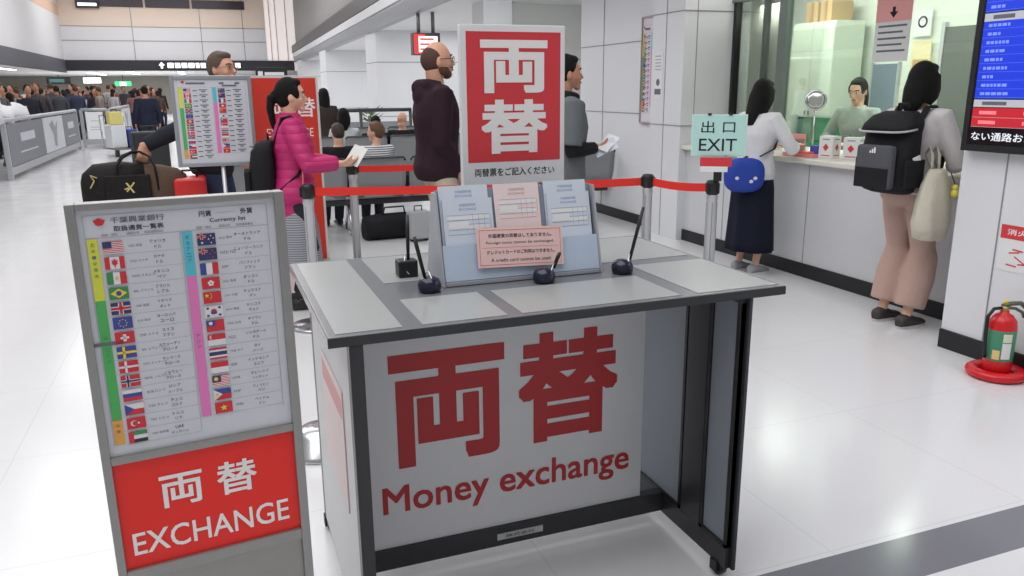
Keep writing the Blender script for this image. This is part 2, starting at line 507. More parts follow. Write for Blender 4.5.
def trousers_mesh(b, m, parent, infl=0.014, wide=0.0, length=1.0, name='trousers', voxel=0.012, waist=0.60):
    H = b.H; mb = MB()
    prof = [p for p in b.torso_prof() if p[0] < waist * H]
    mb.rings([oval((0, y, z), w + infl, d + infl, 20, b.T if z > .53 * H else (lambda p: Vector((p.x, p.y, p.z - b.up + b.hip)))) for z, w, d, y in prof], m)
    for sd in (1, -1):
        Hj, K, A = b.hj[sd], b.kn[sd], b.an[sd]
        E = K.lerp(A, length)
        ra = [.047, .047, .036, .035 + wide * .5, .034 + wide, .028 + wide]
        mb.tube([Hj + Vector((0, 0, .015 * H)), Hj.lerp(K, .3), Hj.lerp(K, .85), K, K.lerp(E, .4), E], [r * H + infl * 0.8 for r in ra], m, 16)
    return remeshed(mb, name, voxel, 2, parent, m)

def skirt_mesh(b, m, parent, z0=0.60, z1=0.1, r0=(.075, .06), r1=(.12, .10), name='skirt', folds=9, amp=0.05, infl=0.012):
    H = b.H; mb = MB(); n = 54; rings = []
    for i in range(13):
        t = i / 12; z = lerp(z0, z1, t) * H; q = min(1, t * 3)
        rx = lerp(lerp(r0[0], .1, q), r1[0], t) * H + infl; ry = lerp(lerp(r0[1], .078, q), r1[1], t) * H + infl
        rings.append([Vector((rx * math.cos(a) * (1 + amp * t * math.sin(folds * a + 1)), ry * math.sin(a) * (1 + amp * t * math.sin(folds * a + 1)), z)) for a in [2 * PI * k / n for k in range(n)]])
    mb.rings(rings, m, True, True)
    return mb.build(name, parent)

def shoes(b, root, m, sole=None):
    H = b.H
    for sd in (1, -1):
        A = b.an[sd]; mb = MB(); zf = A.z - .045 * H
        rings = []
        for y, w, hgt in ((-.042, .014, .03), (-.036, .021, .047), (-.01, .024, .052), (.02, .024, .046), (.05, .027, .032), (.085, .024, .024), (.103, .012, .015)):
            rings.append([Vector((A.x + w * H * math.copysign(abs(math.cos(t)) ** .8, math.cos(t)), A.y + y * H, zf + .008 + hgt * H * (.5 + .5 * math.sin(t)))) for t in [2 * PI * k / 14 for k in range(14)]])
        mb.rings(rings, m)
        if sole:
            rg = []
            for z in (zf, zf + .016):
                rg.append([Vector((A.x + .027 * H * math.cos(t), A.y + .028 * H + .078 * H * math.sin(t), z)) for t in [2 * PI * k / 20 for k in range(20)]])
            mb.rings(rg, sole, False)
        mb.build('shoe', root)

def hair_mesh(b, m, root, style='short', length=0.0):
    H = b.H; T = lambda v: b.HR @ (Vector(v) * H) + b.hc; Q = b.HR.to_4x4(); mb = MB()
    E = lambda c, r, rot=(0, 0, 0): mb.ell((0, 0, 0), tuple(q * H for q in r), m, 20, 14, T=Matrix.Translation(T(c)) @ (b.HR @ Euler(rot).to_matrix()).to_4x4())
    if style == 'buzz':
        E((0, -.014, .002), (.0462, .0515, .053), (-.15, 0, 0)); E((0, -.030, -.012), (.036, .028, .030))
    elif style == 'short':
        E((0, -.010, .013), (.0475, .056, .0635), (-.15, 0, 0)); E((0, .012, .050), (.036, .036, .020), (.1, 0, 0)); E((0, -.028, -.012), (.040, .032, .032))
    else:
        E((0, -.013, .014), (.0495, .0560, .0635), (-.18, 0, 0)); E((0, .010, .050), (.037, .033, .021), (.2, 0, 0))
        E((0, -.026, -.015), (.044, .036, .042))
        if style == 'ponytail':
            for sd in (1, -1): E((sd * .0385, .018, .014), (.009, .016, .030), (.25, 0, 0))
            E((0, -.066, .0), (.016, .018, .018))
            mb.tube([T((0, -.058, .002)), T((0, -.080, -.012)), T((0, -.085, -.06)), T((0, -.075, -.12)), T((0, -.066, -.165))], [(.014 * H, .016 * H), (.019 * H, .021 * H), (.017 * H, .02 * H), (.013 * H, .017 * H), .004 * H], m, 12)
        if style in ('bob', 'long'):
            ln = length
            for sd in (1, -1):
                mb.tube([T((sd * .036, .004, .03)), T((sd * .046, -.002, -.02)), T((sd * .046, -.008, -.05)), T((sd * .040, -.016, -.06 - ln * .6))], [(.014 * H, .03 * H), (.013 * H, .036 * H), (.012 * H, .034 * H), (.006 * H, .02 * H)], m, 14, ref=(1, 0, 0))
            mb.tube([T((0, -.03, .02)), T((0, -.045, -.03)), T((0, -.046, -.07)), T((0, -.05, -.07 - ln * .5)), T((0, -.052, -.075 - ln))], [(.03 * H, .044 * H), (.027 * H, .046 * H), (.024 * H, .045 * H), (.018 * H, .042 * H), (.008 * H, .026 * H)], m, 16, ref=(0, 1, 0))
        if style == 'bun':
            E((0, -.055, .002), (.022, .02, .022))
    return remeshed(mb, 'hair', 0.007, 2, root, m)

def glasses(b, root, m=None):
    H = b.H; T = lambda v: b.HR @ (Vector(v) * H) + b.hc; mb = MB(); m = m or BLACK
    for sd in (1, -1):
        mb.tube([T((sd * .0195 + .0125 * math.cos(t), .060, .002 + .0095 * math.sin(t))) for t in [2 * PI * k / 14 for k in range(14)]], .0013 * H, m, 5, closed=True)
        mb.tube([T((sd * .032, .059, .004)), T((sd * .046, .04, .004)), T((sd * .048, -.004, .002))], .0013 * H, m, 5)
    mb.tube([T((-.007, .0605, .004)), T((.007, .0605, .004))], .0013 * H, m, 5)
    return mb.build('glasses', root)

def to_world(root, p):
    return Matrix.Translation(root.location) @ root.rotation_euler.to_matrix().to_4x4() @ Vector(p)
def to_local(loc, rz, p):
    return Matrix.Rotation(-rz, 3, 'Z') @ (Vector(p) - Vector(loc))

# ================================================================== SETTING
# ---- floor: glossy pale tiles with a grey band across the front
def floor_material():
    m = mat('glossy_floor_tiles', (224, 224, 226), 0.16, noise=0.02, scale=1.2, spec=0.45)
    nt = m.node_tree; bs = nt.nodes['Principled BSDF']
    src = bs.inputs['Base Color'].links[0].from_socket
    tc = nt.nodes.new('ShaderNodeTexCoord'); sx = nt.nodes.new('ShaderNodeSeparateXYZ'); nt.links.new(tc.outputs['Object'], sx.inputs[0])
    def math_(op, a, b=None, c=None):
        n = nt.nodes.new('ShaderNodeMath'); n.operation = op
        for i, q in enumerate((a, b, c)):
            if q is None: continue
            if isinstance(q, (int, float)): n.inputs[i].default_value = q
            else: nt.links.new(q, n.inputs[i])
        return n.outputs[0]
    def line(ax, period, w):
        f = math_('FRACT', math_('DIVIDE', sx.outputs[ax], period))
        return math_('LESS_THAN', f, w / period)
    grid = math_('MAXIMUM', line('X', 0.9, 0.006), line('Y', 0.9, 0.006))
    grid = math_('MULTIPLY', grid, 0.13)
    band = math_('MULTIPLY', math_('GREATER_THAN', sx.outputs['Y'], 1.585), math_('LESS_THAN', sx.outputs['Y'], 1.78))
    def mixc(fac, a, colour):
        mx = nt.nodes.new('ShaderNodeMix'); mx.data_type = 'RGBA'; nt.links.new(fac, mx.inputs[0]); nt.links.new(a, mx.inputs[6])
        mx.inputs[7].default_value = tuple(lin(c) for c in colour) + (1,)
        return mx.outputs[2]
    c = mixc(grid, src, (120, 122, 126))
    c = mixc(band, c, (122, 124, 130))
    nt.links.new(c, bs.inputs['Base Color'])
    n = nt.nodes.new('ShaderNodeTexNoise'); n.inputs['Scale'].default_value = 3.0; n.inputs['Detail'].default_value = 2
    nt.links.new(tc.outputs['Object'], n.inputs['Vector'])
    mr = nt.nodes.new('ShaderNodeMapRange'); mr.inputs['To Min'].default_value = 0.10; mr.inputs['To Max'].default_value = 0.24
    nt.links.new(n.outputs['Fac'], mr.inputs['Value']); nt.links.new(mr.outputs['Result'], bs.inputs['Roughness'])
    return m
mb = MB(); mb.bx(-16, 16, -4, 63, -0.1, 0, floor_material()); struct(mb, 'floor')

CEIL = mat('ceiling_white', (228, 228, 228), 0.8, noise=0.02, scale=1)
GREYWALL = mat('shaded_wall', (206, 208, 206), 0.6, noise=0.02, scale=1)
# ---- right side walls
mb = MB(); mb.bx(4.45, 5.0, 6.9, 9.27, 0, 2.9, WALL)
for z in (1.22, 1.98): mb.bx(4.444, 4.455, 6.9, 9.27, z - .004, z + .004, SEAM)
for y in (8.65,): mb.bx(4.444, 4.455, y - .003, y + .003, 0, 2.9, SEAM)
struct(mb, 'wall_right')
mb = MB(); mb.bx(4.32, 5.05, 6.75, 7.33, 0, 2.9, WALL)
for z in (1.13, 2.2): mb.bx(4.315, 5.05, 6.744, 7.34, z - .004, z + .004, SEAM)
mb.bx(4.315, 4.322, 7.06, 7.066, 0, 2.9, SEAM); mb.bx(4.46, 4.466, 6.745, 6.752, 0, 2.9, SEAM)
struct(mb, 'wall_pillar')
mb = MB(); mb.bx(4.40, 4.50, 3.26, 6.75, 0.0, 0.905, mat('counter_front_panel', (206, 207, 211), 0.3, noise=0.02))
for y in (3.9, 5.0, 6.1): mb.bx(4.396, 4.405, y - .003, y + .003, 0.1, 0.905, SEAM)
struct(mb, 'wall_counter')
mb = MB(); mb.bx(3.93, 4.62, -2.5, 3.26, 0, 2.9, WALL)
for y in (2.99, 1.7): mb.bx(3.925, 3.935, y - .003, y + .003, 0, 2.9, SEAM)
struct(mb, 'wall_near')
mb = MB(); mb.bx(4.84, 5.0, 3.26, 6.75, 2.42, 2.9, WALL); struct(mb, 'wall_header')
for nm, q in (('baseboard_counter', (4.385, 4.41, 3.26, 6.75)), ('baseboard_near', (3.915, 3.94, -2.5, 3.26)), ('baseboard_right', (4.435, 4.46, 7.33, 9.27))):
    mb = MB(); mb.bx(*q, 0, 0.11, DARKBASE, 0.003); struct(mb, nm)
mb = MB(); mb.bx(4.41, 5.05, 6.735, 6.755, 0, 0.09, DARKBASE, 0.003); struct(mb, 'baseboard_pillar')
# back part of the waiting area
mb = MB(); mb.bx(4.6, 14, 13.2, 13.4, 0, 2.9, GREYWALL); mb.bx(4.6, 14, 13.19, 13.21, 1.98, 1.99, SEAM); struct(mb, 'wall_back')
mb = MB(); mb.bx(4.42, 4.92, 12.9, 13.5, 0, 2.9, WHITE); struct(mb, 'wall_column')
for i, (x, y, w, d) in enumerate(((4.04, 19.9, 2.9, 1.35), (4.26, 30.1, 2.6, 1.6), (4.48, 40.1, 2.6, 1.6))):
    mb = MB(); mb.bx(x, x + w, y, y + d, 0, 2.9, WHITE)
    for z in (2.15, 0.85): mb.bx(x - .004, x + w, y - .005, y + d, z - .008, z + .008, SEAM)
    mb.bx(x - .012, x + w, y - .012, y + d, 0, 0.1, DARKBASE)
    struct(mb, 'wall_column.%03d' % (i + 1))
mb = MB(); mb.bx(4.6, 15, 45.8, 46, 0, 2.9, WHITE); struct(mb, 'wall_end')
mb = MB(); mb.bx(13.9, 14.1, 13.4, 46, 0, 2.9, WHITE); struct(mb, 'wall_outer')
# low ceiling on the right and the bulkhead along its edge
EDGE = [(3.50, -2.5), (3.62, 6.0), (3.77, 13.0), (4.0, 19.6), (4.40, 32.0), (4.75, 44.0)]
mb = MB()
top = [(x, y, 2.9) for x, y in EDGE] + [(15, 46, 2.9), (15, -2.5, 2.9)]
up = [(x, y, 3.1) for x, y, z in top]
mb.add(top + up, [tuple(range(8)), tuple(range(8, 16))] + [(i, (i + 1) % 8, 8 + (i + 1) % 8, 8 + i) for i in range(8)], CEIL)
struct(mb, 'ceiling_low')
def sweep(prof, m, y_lo=0, y_hi=len(EDGE)):
    mb = MB()
    rows = [[(x + o, y, z) for o, z in prof] for x, y in EDGE[y_lo:y_hi]]
    n = len(prof); vs = [p for r in rows for p in r]; fs = []
    for i in range(len(rows) - 1):
        for j in range(n):
            k = (j + 1) % n
            fs.append((i * n + j, i * n + k, (i + 1) * n + k, (i + 1) * n + j))
    fs += [tuple(range(n)), tuple(range((len(rows) - 1) * n, len(rows) * n))]
    mb.add(vs, fs, m); return mb
struct(sweep([(0.06, 2.86), (-0.06, 2.88), (-0.14, 2.96), (-0.17, 3.10), (-0.17, 3.14), (0.06, 3.14)], mat('bulkhead_grey', (150, 152, 156), 0.35, noise=0.03)), 'trim_bulkhead')
struct(sweep([(-0.12, 3.141), (-0.20, 3.16), (-0.20, 3.36), (0.06, 3.36), (0.06, 3.141)], mat('bulkhead_white', (216, 218, 222), 0.4, noise=0.03)), 'trim_bulkhead.001')
struct(sweep([(-0.16, 3.361), (-0.22, 3.38), (-0.22, 3.74), (0.06, 3.74), (0.06, 3.361)], mat('bulkhead_dark', (52, 50, 56), 0.4, noise=0.03)), 'trim_bulkhead.002')
struct(sweep([(0.0, 3.741), (0.0, 6.2), (0.1, 6.2), (0.1, 3.741)], band_mat('louvre_wall', (150, 148, 146), (172, 170, 168), 14, 'Z', 0.5)), 'wall_gallery')
# big hall: far fascia, left wall, ceilings
FASC = mat('fascia_white', (230, 229, 232), 0.5, noise=0.02, scale=0.7)
DARKBAND = mat('dark_sign_band', (50, 50, 58), 0.5, noise=0.04)
mb = MB(); mb.bx(-6, 3.3, 44, 44.3, 3.0, 4.55, FASC); mb.bx(-6, 3.3, 44, 44.3, 4.55, 6.2, mat('fascia_warm', (240, 220, 204), .5, noise=.05, scale=.8))
for z in (3.9, 4.55): mb.bx(-6, 3.3, 43.98, 44.02, z - .012, z + .012, SEAM)
for x in (-2.9, 0.2, 2.2): mb.bx(x - .012, x + .012, 43.98, 44.02, 3.0, 6.2, SEAM)
struct(mb, 'wall_far')
mb = MB(); mb.bx(-6, 4.6, 43.9, 44.2, 2.5, 2.995, DARKBAND); struct(mb, 'trim_sign_band')
mb = MB()
for x0, x1 in ((-4.95, -2.3), (-2.2, -0.2), (-0.1, 2.35)): mb.bx(x0, x1, 43.94, 44.05, 5.45, 5.85, mat('gallery_glass_dark', (58, 46, 56), 0.3))
struct(mb, 'window_1')
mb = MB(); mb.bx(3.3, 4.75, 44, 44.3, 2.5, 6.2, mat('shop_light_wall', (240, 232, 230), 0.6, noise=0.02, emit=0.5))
for x in (3.5, 3.8, 4.3): mb.bx(x, x + .05, 43.97, 44.05, 3.0, 6.2, mat('shop_pink_strip', (232, 206, 200), 0.6))
struct(mb, 'wall_shop')
mb = MB(); mb.bx(-6.2, -6, 8, 44, 3.0, 6.2, FASC); mb.bx(-6.005, -5.99, 8, 44, 5.0, 5.5, mat('gallery_peach', (232, 196, 172), 0.5)); struct(mb, 'wall_left')
mb = MB(); mb.bx(-6.2, -5.95, 8, 44, 2.42, 3.0, mat('bulkhead_left_dark', (92, 92, 100), 0.5, noise=0.05)); struct(mb, 'trim_left_band')  # dark grey band of the left bulkhead
mb = MB(); mb.bx(-14, -6.0, 8, 62, 2.55, 2.7, CEIL); struct(mb, 'ceiling_left')
mb = MB(); mb.bx(-6.0, 6, 44.2, 62, 2.55, 2.7, CEIL); struct(mb, 'ceiling_far')
mb = MB(); mb.bx(-14, 6, 62, 62.2, 0, 2.7, mat('far_wall_dim', (176, 170, 162), 0.8, noise=0.15, scale=0.6)); struct(mb, 'wall_far_end')
mb = MB(); mb.bx(-14.2, -14, 8, 62, 0, 2.7, mat('far_wall_dim2', (160, 156, 150), 0.8, noise=0.12, scale=0.6)); struct(mb, 'wall_left_end')
mb = MB(); mb.bx(-6.2, 4.2, -2.5, 44, 6.2, 6.3, CEIL); struct(mb, 'ceiling_hall')

# ---- exchange booth behind the glass
BOOTH = mat('booth_wall_green_white', (220, 226, 216), 0.55, noise=0.03)
mb = MB(); mb.bx(7.0, 7.1, 3.0, 9.2, 0, 2.75, BOOTH); struct(mb, 'wall_booth_back')
mb = MB(); mb.bx(5.0, 7.0, 9.1, 9.2, 0, 2.75, BOOTH); struct(mb, 'wall_booth_side')
mb = MB(); mb.bx(4.62, 7.0, 3.0, 3.12, 0, 2.75, BOOTH); struct(mb, 'wall_booth_near')
mb = MB(); mb.bx(5.0, 7.0, 3.12, 9.1, 2.7, 2.78, CEIL); struct(mb, 'ceiling_booth')
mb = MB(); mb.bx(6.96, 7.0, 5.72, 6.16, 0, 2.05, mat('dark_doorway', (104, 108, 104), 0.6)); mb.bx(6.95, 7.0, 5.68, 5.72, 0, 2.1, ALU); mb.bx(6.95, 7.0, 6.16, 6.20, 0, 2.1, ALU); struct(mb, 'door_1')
mb = MB(); mb.bx(6.97, 7.0, 6.72, 7.06, 0.9, 1.72, mat('blue_grey_window', (122, 134, 150), 0.3)); mb.bx(6.965, 7.0, 6.70, 6.72, 0.9, 1.74, ALU); mb.bx(6.965, 7.0, 7.06, 7.08, 0.9, 1.74, ALU); struct(mb, 'window_2')
# glass front with its frame
g = bpy.data.objects.new('window_3', None); COL.objects.link(g); g['kind'] = 'structure'
mb = MB()
for y, w, m in ((6.72, .035, BLACK), (6.28, .018, mat('dark_metal', (84, 90, 88), .4)), (6.02, .10, mat('grey_mullion', (120, 130, 126), .35, metal=.4))):
    mb.bx(4.86, 4.93, y - w / 2, y + w / 2, 0.95, 2.3, m)
mb.bx(4.84, 4.95, 3.26, 6.75, 2.28, 2.42, mat('steel_header', (132, 136, 134), .35, metal=.5))
mb.build('window_frame', g)
mb = MB(); mb.bx(4.893, 4.899, 3.26, 6.73, 1.02, 2.28, glass_mat('counter_glass', (240, 246, 240), 0.05)); mb.build('pane', g)
# shutter inside the first bay
mb = MB(); mb.bx(5.06, 5.10, 6.20, 6.74, 0.95, 2.3, mat('beige_blind', (188, 188, 176), .7)); struct(mb, 'wall_partition')

# lights that are part of the building
LAMP = mat('lamp_diffuser', (255, 252, 246), 0.5, noise=0, emit=9)
def ceiling_light(x, y, z, sx, sy, label, group, strength=None):
    t = thing('ceiling_light', label, 'light', (x, y, z), 0, group)
    mb = MB(); mb.bx(-sx / 2 - .03, sx / 2 + .03, -sy / 2 - .03, sy / 2 + .03, -.03, 0, ALU, .004); mb.build('housing', t)
    mb = MB(); mb.bx(-sx / 2, sx / 2, -sy / 2, sy / 2, -.034, -.03, strength or LAMP); mb.build('diffuser', t)
    return t
LAMPB = mat('booth_lamp', (255, 255, 250), 0.5, noise=0, emit=16)
ceiling_light(5.95, 5.25, 2.7, 0.55, 1.2, 'bright ceiling light panel inside the exchange booth above the clerk', None, LAMPB)
ceiling_light(5.95, 7.4, 2.7, 0.55, 1.2, 'bright ceiling light panel inside the exchange booth above the tall cabinet', None, LAMPB)
ceiling_light(4.55, 6.35, 2.9, 0.3, 0.6, 'small downlight over the glass front beside the pillar', None)

# ================================================================== PRINT: currency chart with flags
C_ = lambda n, r, g, b: mat('flag_' + n, (r, g, b), 0.5, noise=0)
FR, FW, FB, FG, FY, FK, FN = C_('red', 206, 44, 56), C_('white', 222, 222, 226), C_('blue', 60, 72, 150), C_('green', 60, 140, 84), C_('yellow', 232, 206, 70), C_('black', 46, 46, 50), C_('navy', 52, 56, 104)
def flag(mb, code, x, z, w, h, y):
    """flag with its top left corner at x, z"""
    e = 0.0006
    def r(u0, v0, u1, v1, m, lay=1): mb.rect(x + u0 * w, z - v1 * h, x + u1 * w, z - v0 * h, m, y - e * lay)
    def cross(cu, t, m, lay): r(cu - t * h / w, 0, cu + t * h / w, 1, m, lay); r(0, .5 - t, 1, .5 + t, m, lay)
    def star(u, v, q, m, lay=3):
        P = [(x + u * w + q * (1 if k % 2 == 0 else .42) * math.sin(k * PI / 5), y - e * lay, z - v * h + q * (1 if k % 2 == 0 else .42) * math.cos(k * PI / 5)) for k in range(10)]
        mb.poly(P, m)
    def tri(m, lay): mb.poly([(x, y - e * lay, z), (x + .5 * w, y - e * lay, z - .5 * h), (x, y - e * lay, z - h)], m)
    if code == 'us':
        for k in range(7): r(0, k / 7, 1, (k + .55) / 7, FR)
        for k in range(7): r(0, (k + .55) / 7, 1, (k + 1) / 7, FW)
        r(0, 0, .45, .54, FN, 2)
    elif code == 'ca': r(0, 0, .26, 1, FR); r(.74, 0, 1, 1, FR); r(.26, 0, .74, 1, FW); mb.poly([(x + w * u, y - .0012, z - h * v) for u, v in ((.5, .12), (.56, .3), (.66, .28), (.62, .5), (.68, .52), (.53, .7), (.53, .88), (.47, .88), (.47, .7), (.32, .52), (.38, .5), (.34, .28), (.44, .3))], FR)
    elif code in ('au', 'nz'):
        r(0, 0, 1, 1, FN); r(0, .2, .5, .3, FR, 3); r(.2, 0, .3, .5, FR, 3); r(0, .16, .5, .34, FW, 2); r(.17, 0, .33, .5, FW, 2)
        for u, v in ((.75, .2), (.75, .8), (.62, .48), (.88, .42)): star(u, v, .09 * h, FW if code == 'au' else FR)
        if code == 'au': star(.25, .76, .14 * h, FW)
    elif code == 'fr': r(0, 0, .33, 1, FB); r(.33, 0, .67, 1, FW); r(.67, 0, 1, 1, FR)
    elif code == 'mx': r(0, 0, .33, 1, FG); r(.33, 0, .67, 1, FW); r(.67, 0, 1, 1, FR); mb.disc(x + .5 * w, z - .5 * h, .12 * h, FY, y - .0012)
    elif code == 'br': r(0, 0, 1, 1, FG); mb.poly([(x + w * u, y - .0012, z - h * v) for u, v in ((.5, .1), (.92, .5), (.5, .9), (.08, .5))], FY); mb.disc(x + .5 * w, z - .5 * h, .2 * h, FB, y - .0018)
    elif code == 'gb': r(0, 0, 1, 1, FN); cross(.5, .18, FW, 2); cross(.5, .1, FR, 3)
    elif code == 'eu':
        r(0, 0, 1, 1, FB)
        for k in range(8): mb.disc(x + w * .5 + .3 * h * math.cos(k * PI / 4), z - h * .5 + .3 * h * math.sin(k * PI / 4), .05 * h, FY, y - .0012, 6)
    elif code == 'ch': r(0, 0, 1, 1, FR); r(.42, .2, .58, .8, FW, 2); r(.28, .4, .72, .6, FW, 2)
    elif code == 'se': r(0, 0, 1, 1, FB); cross(.36, .1, FY, 2)
    elif code == 'dk': r(0, 0, 1, 1, FR); cross(.36, .09, FW, 2)
    elif code == 'no': r(0, 0, 1, 1, FR); cross(.36, .14, FW, 2); cross(.36, .07, FN, 3)
    elif code == 'ru': r(0, 0, 1, .33, FW); r(0, .33, 1, .67, FB); r(0, .67, 1, 1, FR)
    elif code == 'cz': r(0, 0, 1, .5, FW); r(0, .5, 1, 1, FR); tri(FB, 2)
    elif code == 'tr': r(0, 0, 1, 1, FR); mb.disc(x + .38 * w, z - .5 * h, .26 * h, FW, y - .0012); mb.disc(x + .43 * w, z - .5 * h, .2 * h, FR, y - .0018); star(.62, .5, .14 * h, FW)
    elif code == 'ae': r(0, 0, 1, .33, FG); r(0, .33, 1, .67, FW); r(0, .67, 1, 1, FK); r(0, 0, .28, 1, FR, 2)
    elif code == 'hk':
        r(0, 0, 1, 1, FR)
        for k in range(5): mb.disc(x + w * .5 + .16 * h * math.sin(k * 2 * PI / 5), z - h * .5 + .16 * h * math.cos(k * 2 * PI / 5), .11 * h, FW, y - .0012, 8)
    elif code == 'cn': r(0, 0, 1, 1, FR); star(.2, .3, .2 * h, FY); [star(u, v, .07 * h, FY) for u, v in ((.4, .12), (.46, .26), (.46, .44), (.4, .56))]
    elif code == 'kr': r(0, 0, 1, 1, FW); mb.disc(x + .5 * w, z - .5 * h, .25 * h, FR, y - .0012); r(.335, .5, .665, .68, FB, 3); [r(u, v, u + .14, v + .16, FK, 2) for u, v in ((.1, .1), (.76, .1), (.1, .74), (.76, .74))]
    elif code == 'tw': r(0, 0, 1, 1, FR); r(0, 0, .5, .5, FB, 2); mb.disc(x + .25 * w, z - .25 * h, .16 * h, FW, y - .0018)
    elif code == 'sg': r(0, 0, 1, .5, FR); r(0, .5, 1, 1, FW); mb.disc(x + .22 * w, z - .25 * h, .18 * h, FW, y - .0012); mb.disc(x + .28 * w, z - .25 * h, .16 * h, FR, y - .0018)
    elif code == 'th': r(0, 0, 1, .17, FR); r(0, .17, 1, .33, FW); r(0, .33, 1, .67, FN); r(0, .67, 1, .83, FW); r(0, .83, 1, 1, FR)
    elif code == 'id': r(0, 0, 1, .5, FR); r(0, .5, 1, 1, FW)
    elif code == 'my':
        for k in range(7): r(0, k / 7, 1, (k + .5) / 7, FR); r(0, (k + .5) / 7, 1, (k + 1) / 7, FW)
        r(0, 0, .5, .57, FN, 2); mb.disc(x + .22 * w, z - .28 * h, .17 * h, FY, y - .0018)
    elif code == 'ph': r(0, 0, 1, .5, FB); r(0, .5, 1, 1, FR); tri(FW, 2); mb.disc(x + .17 * w, z - .5 * h, .13 * h, FY, y - .0018)
    elif code == 'vn': r(0, 0, 1, 1, FR); star(.5, .5, .32 * h, FY)

LEFT_ROWS = [('us', 'USD 米国', 'アメリカ', 'ドル'), ('ca', 'CAD カナダ', 'カナダ', 'ドル'), ('mx', 'MXN メキシコ', 'メキシコ', 'ペソ'), ('br', 'BRL ブラジル', 'ブラジル', 'レアル'), ('gb', 'GBP 英国', 'イギリス', 'ポンド'), ('eu', 'EUR 欧州', 'ヨーロッパ', 'ユーロ'), ('ch', 'CHF スイス', 'スイス', 'フラン'),
             ('se', 'SEK スウェーデン', 'スウェーデン', 'クローナ'), ('dk', 'DKK デンマーク', 'デンマーク', 'クローネ'), ('no', 'NOK ノルウェー', 'ノルウェー', 'クローネ'), ('ru', 'RUB ロシア', 'ロシア', 'ルーブル'), ('cz', 'CZK チェコ', 'チェコ', 'コルナ'), ('tr', 'TRY トルコ', 'トルコ', 'リラ'), ('ae', 'AED 首長国', 'UAE', 'ディルハム')]
RIGHT_ROWS = [('au', 'AUD 豪州', 'オーストラリア', 'ドル'), ('nz', 'NZD NZ', 'ニュージーランド', 'ドル'), ('fr', 'XPF', 'パシフィック', 'フラン'), ('hk', 'HKD 香港', 'ホンコン', 'ドル'), ('cn', 'CNY 中国', 'チュウゴク', 'ゲン'), ('kr', 'KRW 韓国', 'カンコク', 'ウォン'), ('tw', 'TWD 台湾', 'タイワン', 'ドル'),
              ('sg', 'SGD', 'シンガポール', 'ドル'), ('th', 'THB タイ', 'タイ', 'バーツ'), ('id', 'IDR', 'インドネシア', 'ルピア'), ('my', 'MYR', 'マレーシア', 'リンギット'), ('ph', 'PHP', 'フィリピン', 'ペソ'), ('vn', 'VND', 'ベトナム', 'ドン')]
CYAN = mat('bar_cyan', (84, 188, 208), .5, noise=0); YEL = mat('bar_yellow', (214, 216, 70), .5, noise=0); GRN = mat('bar_green', (74, 176, 92), .5, noise=0); ORG = mat('bar_orange', (224, 160, 74), .5, noise=0); PNK = mat('bar_pink', (226, 122, 188), .5, noise=0)
RULE = mat('chart_rule', (170, 172, 182), .6, noise=0)
